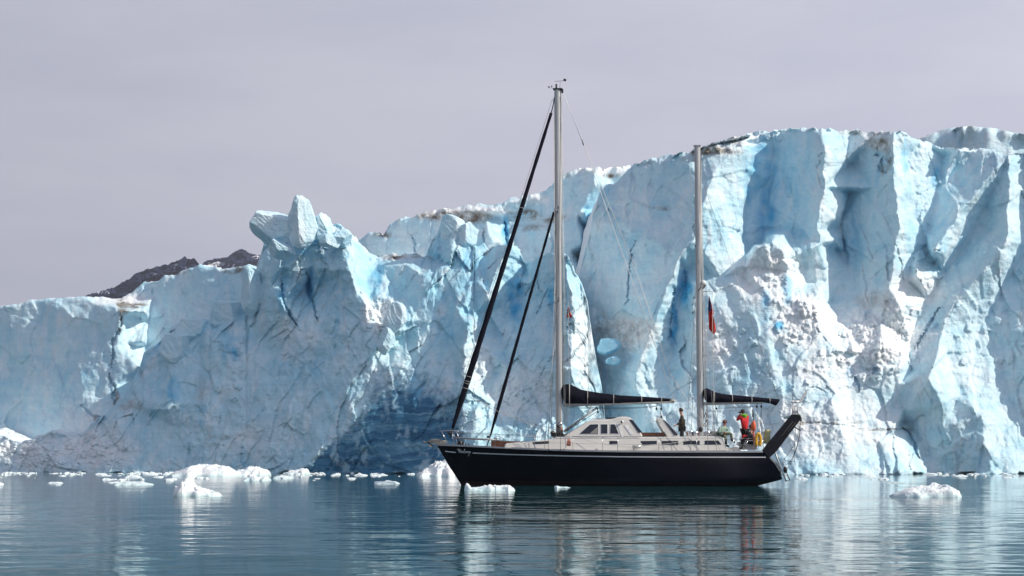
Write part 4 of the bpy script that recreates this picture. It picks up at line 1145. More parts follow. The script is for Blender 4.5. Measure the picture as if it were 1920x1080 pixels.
# ---- masts, booms
def mast(name, p0, p1, ra, rb, base, top):
    m = MB()
    n = 14
    for k in range(n):
        pass
    pts = [p0.lerp(p1, k / n) for k in range(n + 1)]
    G = []
    for j in range(20):
        a = 2 * math.pi * j / 20
        G.append([p + Vector((ra * (1 - .10 * k / n) * math.cos(a), rb * (1 - .10 * k / n) * math.sin(a), 0)) for k, p in enumerate(pts)])
    m.grid(G, True, True)
    o = m.build(name, M['mast'], yacht)
    m = MB()                                       # sail track on the after face
    d = Vector((ra + .012, 0, 0))
    m.tube([p0.lerp(p1, .1) + d, p1 + d * .92], .018, 6)
    m.build('sail_track', M['alu'], o)
    return o
mm0, mm1 = L(1048.6, 822, 0), L(1045.0, 168.5, 0)
main = mast('mast', mm0, mm1, .165, .115, None, None)
mz0, mz1 = L(1313.5, 842, 0), L(1307.2, 274, 0)
mizz = mast('mast', mz0, mz1, .150, .105, None, None)
m = MB(); m.box(mm1 + Vector((.02, 0, .03)), (.46, .26, .07), bev=.02); m.box(mm1 + Vector((.24, 0, -.06)), (.1, .1, .2), bev=.02); m.build('masthead', M['black'], main)
m = MB()
q = mm1
m.tube([q + Vector((-.05, 0, .05)), q + Vector((-.05, 0, .2))], .045, 8); m.ball(q + Vector((-.05, 0, .24)), .05)
m.build('masthead_light', M['black'], main)
m = MB()
m.tube([q + Vector((.12, 0, .05)), q + Vector((.14, 0, .40))], .008, 5)
m.tube([q + Vector((-.12, 0, .41)), q + Vector((.42, 0, .44))], .010, 5)
m.box(q + Vector((.36, 0, .47)), (.14, .01, .11), Matrix.Rotation(.5, 3, 'Y'))
m.build('wind_vane', M['black'], main)
m = MB()
m.tube([q + Vector((-.1, 0, .05)), q + Vector((-.34, 0, .12))], .009, 5)
for a in (0, 2.1, 4.2): m.ball(q + Vector((-.36 + .09 * math.cos(a), .09 * math.sin(a), .15 + .05 * math.sin(a * 1.3 + .6))), .035, 8, 6)
m.build_each('anemometer', M['black'], main)
m = MB(); m.box(mz1 + Vector((0, 0, .015)), (.36, .24, .045), bev=.015); m.build('masthead', M['alu'], mizz)
# spreaders
def spreader(mst, px, py, half, sweep):
    m = MB()
    for sd in (-1, 1):
        a = L(px, py, 0)
        m.tube([a, a + Vector((sweep, sd * half, .10))], [.05, .03], 8, flat=.45)
    m.build_each('spreader', M['alu'], mst)
spreader(main, 1046.2, 398, 1.25, .05); spreader(main, 1047.2, 566, 1.55, .06); spreader(mizz, 1310, 545, 1.1, .06)
m = MB(); m.tube([L(1039.5, 391, -.2), L(1048, 399.5, -.2)], .045, 6); m.build('radar_reflector', M['alu'], main)
m = MB(); m.box(L(1042.4, 552, 0), (.18, .16, .14), bev=.03); m.tube([L(1040, 544, 0), L(1043.2, 548, 0)], .06, 8); m.build('deck_light', M['black'], main)
m = MB(); m.ball(L(1050.2, 794.8, -.1), (.07, .07, .07)); m.tube([L(1050.2, 794.8, -.17), L(1050.2, 794.8, -.22)], .09, 12); m.build('mast_winch', M['steel'], main)
# radome bracket on the mizzen
m = MB(); m.tube([L(1308.6, 547, 0), L(1316, 541.5, 0), L(1323.2, 534, 0)], [.05, .07, .05], 8); m.build('radome_bracket', M['black'], mizz)
m = MB(); m.ball(L(1318.4, 530.5, 0), (.14, .14, .13)); m.build('radome', M['plastic_w'], mizz)
m = MB(); m.tube([L(1312, 546.3, 0), L(1336, 546.0, 0)], .022, 6); m.build('flag_strut', M['alu'], mizz)
m = MB(); m.ball(L(1305.2, 461, 0), (.05, .05, .05)); m.tube([L(1303, 462, 0), L(1307, 459, 0)], .035, 6); m.build('deck_light', M['black'], mizz)
m = MB(); m.ball(L(1313.6, 805.5, -.12), (.11, .09, .12)); m.build('mast_winch', M['black'], mizz)

def boom(name, a, b, r):
    m = MB(); m.tube([a, b], r, 14); return m.build(name, M['mast'], yacht)
mb_ = boom('boom', L(1056, 759.3, 0), L(1264, 752.6, 0), .085)
zb_ = boom('boom', L(1319, 757.0, 0), L(1458, 752.0, 0), .08)
def sail_cover(tops, bots, name, ties, parent):
    """canvas over a flaked sail: height profile from photo rows, rounded section"""
    m = MB()
    xs = np.linspace(tops[0][0], tops[-1][0], 56)
    G = []
    for i, x in enumerate(xs):
        t = np.interp(x, [a for a, _ in tops], [b for _, b in tops]); b = np.interp(x, [a for a, _ in bots], [c for _, c in bots])
        pt, pb = L(x, t, 0), L(x, b, 0)
        h = (pt.z - pb.z) / 2; w = min(.24, .07 + h * .55)
        row = []
        for j in range(20):
            an = 2 * math.pi * j / 20
            wr = 1 + .10 * math.sin(i * 1.1 + 3 * an) * math.sin(i * .37) + .05 * math.sin(i * 2.7 + j)
            cz = math.cos(an)
            row.append(Vector((pb.x, w * math.sin(an) * wr * (1.0 if cz < 0 else 1 - .45 * cz), (pt.z + pb.z) / 2 + h * cz)))
        G.append(row)
    vs = [p for r in G for p in r]
    fs = [(i * 20 + j, i * 20 + (j + 1) % 20, (i + 1) * 20 + (j + 1) % 20, (i + 1) * 20 + j) for i in range(55) for j in range(20)]
    fs += [tuple(range(20)), tuple(55 * 20 + j for j in range(20))]
    m.add(vs, fs, True)
    o = m.build(name, M['canvas'], parent)
    for x in ties:
        i = int(np.argmin(abs(xs - x)))
        c = sum(G[i], Vector()) / 20
        mm_ = MB()
        rg = [c + (p - c) * 1.05 + Vector((0, 0, 0)) for p in G[i]]
        mm_.tube(rg + [rg[0]], .02, 5)
        mm_.build('sail_tie', M['webbing'], o)
    return o
sail_cover([(1053, 727), (1056, 721.5), (1064, 720), (1072, 722), (1082, 726.5), (1088, 730), (1100, 732.5), (1130, 737.5), (1160, 741), (1200, 743.2), (1240, 746), (1259, 747.5)],
           [(1053, 738), (1055, 748), (1060, 757), (1100, 758.2), (1160, 757.2), (1200, 755.4), (1240, 754), (1259, 753.5)], 'sail_cover', [1069.5, 1101.5, 1151, 1201.5, 1241], mb_)
sail_cover([(1318, 733), (1321, 728.4), (1326, 727.8), (1333, 731), (1341, 735.2), (1356, 738.6), (1380, 741), (1410, 743.6), (1440, 746.6), (1456, 747.8), (1461.5, 748.5)],
           [(1318, 740), (1321, 749), (1326, 755), (1360, 755.8), (1400, 755.2), (1430, 754.8), (1444, 756.4), (1455, 761.2), (1461.5, 752)], 'sail_cover', [1338.6, 1374, 1409.5, 1444], zb_)
m = MB(); m.box(L(1262, 750.3, 0), (.22, .14, .12), bev=.03); m.tube([L(1256, 750, -.1), L(1268, 752, -.1)], .03, 6); m.build('boom_end', M['rope'], mb_)
# boom vang strut and tackle
m = MB(); m.tube([L(1057, 809, 0), L(1120, 764, 0)], .05, 8); m.build('boom_strut', M['alu'], mb_)
m = MB(); m.tube([L(1058, 811, -.05), L(1121, 770.5, -.05)], .014, 5); m.tube([L(1120, 765, -.05), L(1121, 772, -.05)], .02, 5); m.ball(L(1121, 772.6, -.05), (.05, .03, .07)); m.build('vang_tackle', M['black'], mb_)

# ---- furled headsails
def furled(name, a, b, ra, rb, bands):
    m = MB()
    n = 60
    pts = [a.lerp(b, k / n) for k in range(n + 1)]
    def rad(t):
        return (ra * min(1, .40 + t * 5.5) if t < .12 else ra + (rb - ra) * (t - .12) / .88) * (1 + .06 * math.sin(t * 90) + .05 * math.sin(t * 37))
    m.tube(pts, [rad(k / n) for k in range(n + 1)], 10)
    o = m.build(name, M['canvas'], yacht)
    if bands:
        m2 = MB()
        for t in bands:
            c = a.lerp(b, t); d = (b - a).normalized()
            m2.tube([c - d * .012, c + d * .012], rad(t) * 1.12, 10)
        m2.build_each('furling_line_turn', M['webbing'], o)
    return o
furled('furled_headsail', L(848.5, 803.5, 0), L(1033.5, 212, 0), .155, .072, [.128, .143, .150, .165, .70])
furled('furled_staysail', L(918.5, 820, 0), L(1038.5, 398, 0), .088, .055, [.005])
m = MB()
m.tube([L(1033.5, 212, 0), L(1036.5, 200, 0), L(1041, 178, 0)], .025, 6); m.tube([L(1038.5, 398, 0), L(1043, 386, 0)], .02, 6)
m.tube([L(848.5, 804, 0), L(843.5, 822, 0)], .028, 6); m.tube([L(842, 811, 0), L(845, 813, 0)], .10, 12); m.tube([L(918.5, 820, 0), L(913, 836.5, 0)], .026, 6); m.tube([L(915.8, 817, 0), L(916.4, 821, 0)], .085, 10)
m.build_each('furling_gear', M['black'], yacht)

# ---- standing and running rigging
def wires(name, lst, mat, r, sag=0.0):
    m = MB()
    for (a, b) in lst:
        k = 10 if sag else 1
        m.tube([a.lerp(b, t / k) + Vector((0, 0, -sag * 4 * (t / k) * (1 - t / k))) for t in range(k + 1)], r, 5)
    return m.build_each(name, mat, yacht)
wires('stay', [(L(1035.5, 186, 0), L(836, 815, 0)), (L(1043, 172, 0), L(1036, 190, 0))], M['wire'], .010)
hw_s = 1.55
for sd in (-1, 1):
    wires('shroud', [(mm1 + Vector((0, sd * .1, -.1)), L(1047.2, 566, 0) + Vector((.06, sd * hw_s, .10))), (L(1047.2, 566, 0) + Vector((.06, sd * hw_s, .10)), Vector((L(1053, 843, 0).x, sd * 2.1, 1.75))),
                     (L(1046, 396, 0), Vector((L(1062, 843, 0).x, sd * 2.08, 1.75))), (L(1046, 396, 0), Vector((L(1030, 842, 0).x, sd * 1.95, 1.77))), (L(1047, 560, 0), Vector((L(1023, 842, 0).x, sd * 1.9, 1.77)))], M['wire'], .011)
    wires('shroud', [(mz1 + Vector((0, sd * .1, -1.0)), L(1310, 545, 0) + Vector((.06, sd * 1.1, .10))), (L(1310, 545, 0) + Vector((.06, sd * 1.1, .10)), Vector((L(1322, 846, 0).x, sd * 2.05, 1.68))),
                     (L(1310, 470, 0), Vector((L(1337, 846, 0).x, sd * 2.03, 1.68))), (L(1309, 470, 0), Vector((L(1290, 846, 0).x, sd * 2.1, 1.68)))], M['wire'], .011)
    wires('running_backstay', [(L(1056, 176, sd * .1), L(1190, 500, sd * .5)), (L(1190, 500, sd * .5), L(1256, 700, sd * .8)), (L(1256, 700, sd * .8), L(1350, 842, sd * 1.9))], M['plastic_w'], .014)
wires('topping_lift', [(L(1055, 172, 0), L(1093, 268, 0)), (L(1093, 268, 0), L(1264, 748, 0))], M['plastic_w'], .015)
m = MB(); m.tube([L(1091.5, 262, 0), L(1094.5, 272, 0)], .035, 6); m.build('block', M['black'], yacht)
wires('topping_lift', [(L(1310, 320, 0), L(1460, 749, 0))], M['wire'], .010)
wires('halyard', [(L(1053, 178, -.05), L(1060, 812, -.3)), (L(1038, 200, -.06), L(1043, 812, -.25)), (L(1051, 178, .1), L(1064, 814, .4))], M['rope'], .012)
wires('halyard', [(L(1314, 300, -.05), L(1323, 842, -.4)), (L(1313, 290, .06), L(1328, 842, .4)), (L(1335.5, 547, 0), L(1339, 842, -.5))], M['rope'], .011)
wires('flag_halyard', [(L(1066, 568, -.4), L(1068, 838, -1.5)), (L(1048, 570, 0), L(1069, 566.5, -.4))], M['rope'], .007)
wires('sheet', [(L(878, 744, 0), L(1042, 812, -.4)), (L(878, 742, 0), L(1048, 808, .4)), (L(932, 800, 0), L(1060, 826, -1.0))], M['rope'], .009, .12)
wires('sheet', [(L(1070, 762, -.05), L(1240, 760, -.05)), (L(1066, 764, .05), L(1232, 762, .05))], M['darkrope'], .010, .10)
m = MB()
for x in (1231, 1239.6): m.ball(L(x, 766.5, 0), (.05, .04, .075)); m.tube([L(x + 1, 757, 0), L(x, 766, 0)], .014, 5)
m.tube([L(1239.6, 767, 0), L(1238.6, 776, 0), L(1240.6, 784, 0)], .018, 5); m.ball(L(1240, 781.5, 0), (.05, .04, .07)); m.build_each('mainsheet', M['black'], yacht)
m = MB()
for x in (1419, 1427.5): m.ball(L(x, 762.2, 0), (.05, .04, .07)); m.tube([L(x + 1, 756, 0), L(x, 762, 0)], .014, 5)
m.ball(L(1343, 766, 0), (.05, .04, .06)); m.tube([L(1340.5, 758, 0), L(1343, 766, 0)], .012, 5)
m.build_each('sheet_block', M['black'], yacht)
wires('sheet', [(L(1343, 766, 0), L(1419, 762, 0)), (L(1343, 767, 0), L(1330, 830, 0)), (L(1419, 763, 0), L(1423, 838, -.3)), (L(1427.5, 763, 0), L(1427, 838, .3)), (L(1427.5, 763, 0), L(1422, 838, .5)), (L(1345, 767, 0), L(1344, 800, 0))], M['darkrope'], .009)

# ---- rails, stanchions, lifelines
def y_at(x, inset=.06): return lerp_tab(x, HALF) - inset
STX = [x_bow + .8, x_bow + 2.9, x_bow + 4.8, x_bow + 6.6, L(1130, 845, -2).x, L(1158, 845, -2).x, L(1235, 845, -2).x, L(1306, 845, -2).x, L(1375, 845, -2).x]
for sd in (-1, 1):
    pts = []
    for k, x in enumerate(STX):
        z = lerp_tab(x, SHEER); y = sd * y_at(x)
        m = MB(); m.tube([(x, y, z), (x, y, z + .66)], .013, 6); m.build('stanchion', M['steel'], yacht)
        pts.append(Vector((x, y, z)))
    pts.append(Vector((x_tr - .25, sd * y_at(x_tr - .25), lerp_tab(x_tr, SHEER))))
    m = MB()
    for h in (.64, .34):
        for a, b in zip(pts[:-1], pts[1:]):
            m.tube([a + Vector((0, 0, h)), (a + b) / 2 + Vector((0, 0, h - .015)), b + Vector((0, 0, h))], .006, 5)
    m.build('lifeline', M['wire'], yacht)
# pulpit
m = MB()
for sd in (-1, 1):
    m.tube([L(866, 832, sd * .55), L(855.5, 809.5, sd * .5), L(851, 808, sd * .45)], .02, 7)
    m.tube([L(839, 830, sd * .2), L(828, 809, sd * .3)], .02, 7)
    m.tube([L(860, 808.6, sd * .52), L(846, 807.0, sd * .42), L(832, 808.2, sd * .32), L(826, 808.6, sd * .26)], .02, 7)
    m.tube([L(857, 833, sd * .45), L(855, 822, sd * .5)], .016, 6)
m.build_each('pulpit', M['steel'], yacht)
# spinnaker pole stowed along the fore rail
m = MB(); m.tube([L(851, 820.4, -.55), L(870, 821.5, -.9), L(935, 825, -1.25)], .045, 8); m.build('stowed_pole', M['alu'], yacht)
# bow roller and anchor
m = MB()
m.grid([[L(802, 828, s * .12), L(808, 824.0, s * .14), L(818, 823.4, s * .16), L(829, 826.5, s * .2), L(838, 832, s * .24)] for s in (-1, -.3, .3, 1)])
m.add([L(802, 828, -.12), L(808, 824, -.14), L(818, 823.4, -.16), L(829, 826.5, -.2), L(838, 832, -.24), L(822, 833, -.2), L(812, 832, -.16)], [tuple(range(7))])
m.add([L(802, 828, .12), L(808, 824, .14), L(818, 823.4, .16), L(829, 826.5, .2), L(838, 832, .24), L(822, 833, .2), L(812, 832, .16)], [tuple(range(7))])
m.build('bow_roller', M['anchor'], yacht, solid=.03)
m = MB()
m.tube([L(836, 827, 0), L(806, 829.5, 0)], .04, 6)
m.add([L(803, 829, 0), L(806, 837, -.26), L(815, 838.8, 0), L(806, 837, .26), L(808, 832, 0)], [(0, 1, 2), (0, 2, 3), (0, 4, 1), (0, 3, 4), (1, 4, 2), (4, 3, 2)])
m.tube([L(794, 827.5, -.16), L(797, 829.5, 0), L(794, 827.5, .16)], .03, 6); m.tube([L(797, 829.5, 0), L(806, 830, 0)], .04, 6)
m.build('anchor', M['anchor'], yacht)
# windlass and foredeck fittings
m = MB()
m.box(L(864, 831, 0), (.3, .28, .22), bev=.04); m.tube([L(864, 829, -.25), L(864, 829, .25)], .09, 10)
for x in (858, 868, 873, 879): m.tube([L(x, 835, -.5), L(x, 831.5, -.5)], .03, 6)
m.build_each('windlass', M['black'], yacht)
# clutter of winches and line coils at the foot of the main mast
m = MB()
rg = random.Random(5)
for k in range(16):
    p = L(rg.uniform(1036, 1062), rg.uniform(811, 818), rg.uniform(-.5, .4))
    m.ball(p, (rg.uniform(.05, .12), rg.uniform(.05, .1), rg.uniform(.06, .13)), 8, 6)
for x in (1042, 1047.5, 1053, 1058):
    m.tube([L(x, 819.5, -.45), L(x, 814.5, -.45)], [.10, .07], 10)
for k in range(5):
    x = 1044 + k * 2.4
    m.tube([L(x, 796 + k * 2, -.14), L(x - 1.5, 806 + k, -.2), L(x + .8, 812, -.2), L(x + 1.6, 803, -.18), L(x, 796 + k * 2, -.14)], .016, 5)
m.build_each('mast_winch', M['black'], yacht)
m = MB()
for k in range(9):
    x = 1062.5 + k * .75; d = rg.uniform(-.8, .8)
    m.tube([L(1066, 823, -1.95), L(x + d, 830, -2.0 + .02 * k), L(x + d * .4, 836, -2.0), L(x + 1.4, 835, -1.98), L(x + 1.2 + d, 829, -1.97), L(1067, 823, -1.95)], .018, 5)
m.build_each('rope_coil', M['pinkrope'], yacht)
m = MB()
for k in range(5):
    x = 1052.4 + k * .7
    m.tube([L(1053, 800, -.3), L(x, 806, -.32), L(x + .6, 812, -.32), L(1054, 800, -.3)], .015, 5)
m.build_each('rope_coil', M['pinkrope'], yacht)
# deck cleats and blocks
m = MB()
for x in (1119, 1190, 1030, 1052, 1057): m.tube([L(x - 3, 844, -2.05), L(x, 841.5, -2.05), L(x + 3, 844, -2.05)], .03, 6)
m.tube([L(1186, 838, -1.75), L(1193, 838.5, -1.75), L(1201, 836.5, -1.75)], .075, 8)
m.build_each('deck_cleat', M['alu'], yacht)
# sheets led aft along the cabin side
wires('sheet', [(L(1092, 822, -1.55), L(1140, 833, -1.85)), (L(1140, 833, -1.85), L(1200, 838, -1.9)), (L(1205, 836, -1.85), L(1314, 822, -1.35)), (L(1205, 837.5, -1.85), L(1240, 838, -1.85)), (L(1249, 818, -1.3), L(1285, 845, -1.9))], M['rope'], .011, .05)

# ---- cockpit and after deck
m = MB()
for (x, r, h) in ((1294, .15, .24), (1304, .15, .2), (1327, .14, .22)):
    p = L(x, 817.5, -.95)
    m.tube([p, p + Vector((0, 0, h * .35)), p + Vector((0, 0, h * .6)), p + Vector((0, 0, h))], [r, r * .75, r * .75, r], 14)
    p.y *= -1
    m.tube([p, p + Vector((0, 0, h * .35)), p + Vector((0, 0, h * .6)), p + Vector((0, 0, h))], [r, r * .75, r * .75, r], 14)
m.build_each('cockpit_winch', M['steel'], yacht)
m = MB()
for k in range(7):
    x = 1287 + k * 1.6
    m.tube([L(x, 812, -.9), L(x + 3, 809.5, -.95), L(x + 5, 813, -.92), L(x + 2, 816.5, -.9), L(x, 812, -.9)], .022, 5)
for k in range(6):
    x = 1301 + k * 1.2
    m.tube([L(x, 813, -.9), L(x + 2, 811, -.95), L(x + 3, 815.5, -.92), L(x, 816.8, -.9), L(x, 813, -.9)], .022, 5)
m.build_each('rope_coil', M['pinkrope'], yacht)
m = MB(); p = L(1341, 813, -.4); m.box(p, (.62, .9, .22), bev=.03); m.build('cockpit_seat', M['deck'], yacht)
m = MB()
for k in range(4): m.tube([L(1329 + k * 5.6, 806.2, -.8), L(1329 + k * 5.6, 812, -.8)], .012, 5)
m.tube([L(1329, 806.2, -.8), L(1346, 806.2, -.8)], .014, 5)
m.build('grab_rail', M['steel'], yacht)
m = MB(); m.prism([(L(1340, 845, 0).x, L(1340, 846, 0).z), (L(1352, 836, 0).x, L(1352, 843, 0).z), (L(1378, 842, 0).x, L(1378, 838, 0).z), (L(1386, 845, 0).x, L(1386, 846, 0).z)], -1.2, 1.2); m.build('aft_seat', M['gel'], yacht)
m = MB(); p = L(1402, 832, -.5); m.box(p, (1.0, .9, .18), bev=.03); m.box(p + Vector((0, 0, -.18)), (.8, .7, .2)); m.build('cockpit_seat', M['alu'], yacht)
for (a, b) in (((1394, 846), (1402, 826)), ((1412, 846), (1417, 818))):
    m = MB(); m.tube([L(a[0], a[1] - 2, -1.3), L(b[0], b[1], -1.3)], .018, 6); m.build('stanchion', M['steel'], yacht)
m = MB()
for sd in (-1, 1):
    m.tube([L(1392, 844, sd * 1.75), L(1398, 826, sd * 1.75), L(1430, 826, sd * 1.7), L(1432, 844, sd * 1.7)], .018, 6)
    m.tube([L(1414, 844, sd * 1.75), L(1414, 826, sd * 1.75)], .016, 6)
m.build_each('pushpit', M['steel'], yacht)
# halyard coils hanging beside the mizzen
m = MB()
for (x, y0, y1) in ((1323, 773, 786), (1324, 786, 802), (1321, 794, 800)):
    for k in range(4):
        d = k * .5
        m.tube([L(x, y0, -.2), L(x - 1.6 - d * .4, (y0 + y1) / 2, -.2 + d * .03), L(x, y1, -.2), L(x + 1.6 + d * .4, (y0 + y1) / 2, -.22), L(x, y0, -.2)], .016, 5)
m.build_each('rope_coil', M['darkrope'], yacht)

# ---- stern arch: two raked navy legs with a deck plate between them at the top
def arch_leg(sd):
    m = MB()
    y = sd * 1.55
    a0, a1 = L(1427.5, 845.5, y), L(1443, 858, y)
    b0, b1 = L(1484, 776.6, y), L(1497.5, 784, y)
    c0 = L(1456, 846, y); c1 = L(1503, 783.5, y)
    vs = []
    for yy in (y - .09, y + .09):
        vs += [Vector((p.x, yy, p.z)) for p in (a0, a1, c0, c1, L(1499, 777.2, y), b0)]
    n = 6
    bm = bmesh.new(); bv = [bm.verts.new(v) for v in vs]
    bm.faces.new(bv[:n]); bm.faces.new(bv[n:][::-1])
    for j in range(n): bm.faces.new((bv[j], bv[j + n], bv[(j + 1) % n + n], bv[(j + 1) % n]))
    bmesh.ops.recalc_face_normals(bm, faces=bm.faces[:])
    bmesh.ops.bevel(bm, geom=bm.edges[:], offset=.025, segments=2, affect='EDGES')
    me = bpy.data.meshes.new('arch_leg'); bm.to_mesh(me); bm.free(); me.materials.append(M['navy'])
    o = bpy.data.objects.new('arch_leg', me); COL.objects.link(o); o.parent = arch
    return o
arch = empty('stern_arch', (0, 0, 0)); arch.parent = yacht
arch_leg(-1); arch_leg(1)
m = MB()
q0, q1 = L(1486, 778, -1.4), L(1500, 780, -1.4)
m.box(((q0.x + q1.x) / 2 - .05, 0, q0.z - .06), (.42, 2.92, .09), bev=.02); m.build('arch_beam', M['navy'], arch)
m = MB()
for sd in (-1, 1):
    m.tube([L(1489, 800, sd * 1.75), L(1501.5, 808, sd * 1.75)], .03, 6)
    m.tube([L(1487, 790, sd * 1.66), L(1462, 822, sd * 1.66), L(1440, 842, sd * 1.66)], .014, 5)
    m.tube([L(1492, 792, sd * 1.66), L(1475, 812, sd * 1.66), L(1450, 830, sd * 1.66)], .014, 5)
    m.ball(L(1501.5, 787.5, sd * 1.6), (.06, .05, .08), 8, 6); m.ball(L(1498, 779, sd * 1.6), (.09, .08, .06), 8, 6)
m.build_each('davit_tackle', M['darkrope'], arch)
m = MB()
for (a, b_, c, y) in (((1501, 789), (1499, 840), (1478, 872), -1.6), ((1501, 789), (1497, 832), (1470, 861), -1.5), ((1492, 800), (1488, 846), (1490, 868), -1.6), ((1500, 812), (1494, 852), (1476, 880), -1.55), ((1470, 860), (1478, 868), (1490, 864), -1.6), ((1500, 812), (1490, 866), (1472, 872), 1.6)):
    pa, pb, pc = L(*a, y), L(*b_, y), L(*c, y)
    m.tube([pa * (1 - t) ** 2 + pb * 2 * t * (1 - t) + pc * t * t for t in [k / 14 for k in range(15)]], .010, 5)
m.build_each('davit_fall', M['darkrope'], arch)
# wind generator on the arch
m = MB()
g = L(1489, 755, -.9)
m.tube([L(1486, 776, -.9), L(1487, 756, -.9)], .028, 7); m.tube([L(1496, 776, -.9), L(1495.5, 758, -.9)], .022, 7); m.tube([L(1491, 776, -.9), L(1490.5, 764, -.9)], .03, 7)
m.box(L(1491, 772.5, -.9), (.22, .12, .14), bev=.02)
m.build('generator_post', M['alu'], arch)
m = MB(); m.tube([L(1486.5, 754, -.9), L(1498, 753.5, -.9)], [.055, .07], 10); m.ball(L(1486.4, 753.6, -.9), (.09, .07, .07)); gen = m.build('wind_generator', M['plastic_w'], arch)
m = MB()
m.add([L(1497, 753.6, -.9), L(1503.6, 754.8, -.9), L(1513.6, 734.6, -.9), L(1510.4, 733.4, -.9), L(1505.6, 739, -.9)], [(0, 1, 2, 3, 4)]); m.build('generator_vane', M['plastic_w'], gen, solid=.03)
m = MB()
m.add([L(1496.4, 757.2, -.95), L(1488, 760.6, -1.0), L(1476, 767.6, -1.05), L(1486, 766.4, -1.0), L(1493, 763, -.95)], [(0, 1, 2, 3, 4)]); m.build('generator_blade', M['plastic_w'], gen, solid=.025)
m = MB(); m.tube([L(1486.6, 752, -.9), L(1485, 740, -.9)], .012, 5); m.build('antenna', M['black'], arch)
# swim ladder on the transom
m = MB()
for y in (-.9, -.5):
    m.tube([L(1450, 838, y), L(1459, 864, y), L(1469, 889, y), L(1474, 902, y)], .03, 7)
    m.tube([L(1467.5, 866, y), L(1474, 884, y), L(1481, 900.5, y)], .03, 7)
for t in (0, .2, .4, .6, .8, 1):
    a, b_ = L(1452 + 22 * t, 842 + 58 * t, -.9), L(1452 + 22 * t, 842 + 58 * t, -.5)
    m.tube([a, b_], .02, 6)
    a, b_ = L(1467.5 + 13.5 * t, 866 + 34 * t, -.9), L(1467.5 + 13.5 * t, 866 + 34 * t, -.5)
    m.tube([a, b_], .02, 6)
m.tube([L(1472, 902, -.7), L(1481, 900.5, -.7)], .03, 6)
m.build('swim_ladder', M['alu'], yacht)
m = MB(); m.ball(L(1472.5, 881, -.95), (.10, .08, .16)); m.build('ladder_fender', M['black'], yacht)

# ------------------------------------------------------------------ things carried on deck
def W_(px, py, y): return toW(L(px, py, y))
def thing_mb(m, name, mat, label, cat, org, group=None, solid=0):
    """builds a top-level mesh from points in the yacht's frame with its origin at org"""
    ow = toW(org)
    m.v = [tuple(toW(Vector(v)) - ow) for v in m.v]
    o = m.build(name, mat, None, solid)
    o.location = ow
    return tag(o, label, cat, group)

# horseshoe lifebuoy
m = MB()
c = L(1422, 825.5, -1.85)
arc = []
for k in range(21):
    a = math.radians(-60 + 300 * k / 20)
    arc.append(c + Vector((.10 * math.cos(a), 0, .30 * math.sin(a))))
m.tube(arc, .072, 10)
thing_mb(m, 'lifebuoy', M['yellow'], 'yellow horseshoe lifebuoy hung on the stern rail', 'lifebuoy', L(1422, 843, -1.85))
# danbuoy
dan = MB()
p = L(1414, 842, -1.72)
dan.tube([L(1413.2, 809, -1.72), L(1412.8, 804, -1.72), L(1412.8, 794, -1.72), L(1413, 789, -1.72)], [.035, .115, .115, .04], 12)
dan.tube([L(1414.4, 842, -1.72), L(1413.2, 808, -1.72)], .03, 7)
d_o = thing_mb(dan, 'marker_buoy', M['orange'], 'slim orange marker buoy with a dark pole standing at the stern rail', 'marker buoy', p)
m = MB(); m.tube([L(1413, 790, -1.72), L(1411.2, 766, -1.72)], [.018, .012], 6); m.tube([L(1412.2, 782, -1.72), L(1411.4, 768, -1.72)], .03, 6)
m.v = [tuple(toW(Vector(v)) - d_o.location) for v in m.v]
m.build('pole', M['black'], d_o)
# folded canvas bag
m = MB()
c = L(1437, 818.5, -1.2)
G = []
for k in range(9):
    z = -.32 + .62 * k / 8
    w = .17 * (1 - .35 * abs(k / 8 - .4)); G.append([c + Vector((w * math.cos(2 * math.pi * j / 14) * (1 + .12 * math.sin(3 * j + k)) + .05 * k / 8, .13 * math.sin(2 * math.pi * j / 14), z + .03 * math.sin(j * 2 + k))) for j in range(14)])
vs = [q for r in G for q in r]
m.add(vs, [(i * 14 + j, i * 14 + (j + 1) % 14, (i + 1) * 14 + (j + 1) % 14, (i + 1) * 14 + j) for i in range(8) for j in range(14)] + [tuple(range(14)), tuple(8 * 14 + j for j in range(14))], True)
thing_mb(m, 'canvas_bag', M['lime'], 'yellow-green canvas bag standing by the foot of the navy stern arch', 'bag', L(1437, 831, -1.2))

# flags
def flag(outline_rows, y, name, parts, label, cat, org):
    """hanging flag: rows of (py, left px, right px), folded in depth; parts gives material index per cell"""
    m = MB()
    nr, nc = len(outline_rows), 12
    G = []
    for i, rw in enumerate(outline_rows):
        py, a, b_ = rw[:3]
        G.append([L(a + (b_ - a) * j / nc, py + (rw[3] if len(rw) > 3 else 0) * j / nc, y + .07 * math.sin(j * 1.25 + i * .5)) for j in range(nc + 1)])
    ow = toW(org)
    for i in range(nr - 1):
        for j in range(nc):
            m.cur = parts(i / (nr - 1), j / nc)
            m.add([G[i][j], G[i][j + 1], G[i + 1][j + 1], G[i + 1][j]], [(0, 1, 2, 3)], True)
    m.v = [tuple(toW(Vector(v)) - ow) for v in m.v]
    o = m.build(name, [M['flagred'], M['flagblue'], M['flagwhite']], None, .012, fix=False)
    o.location = ow
    return tag(o, label, cat)
rows = []
for k in range(29):
    py = 556 + 70 * k / 28
    a = np.interp(py, [556, 575, 590, 600, 616, 626], [1329.2, 1327.8, 1328.2, 1329, 1329.2, 1337])
    b_ = np.interp(py, [556, 565, 575, 587, 591, 600, 612, 620, 626], [1330.0, 1332.5, 1335.0, 1338.2, 1336.4, 1338.8, 1341.5, 1342.2, 1339.4])
    rows.append((py, a, b_))
flag(rows, 0.0, 'flag', lambda u, w: (1 if u < .38 and w < .62 else (2 if u < .30 and w < .82 and u > .1 else 0)), 'large limp red flag with a dark blue upper corner hanging beside the after mast', 'flag', L(1329.5, 547, 0))
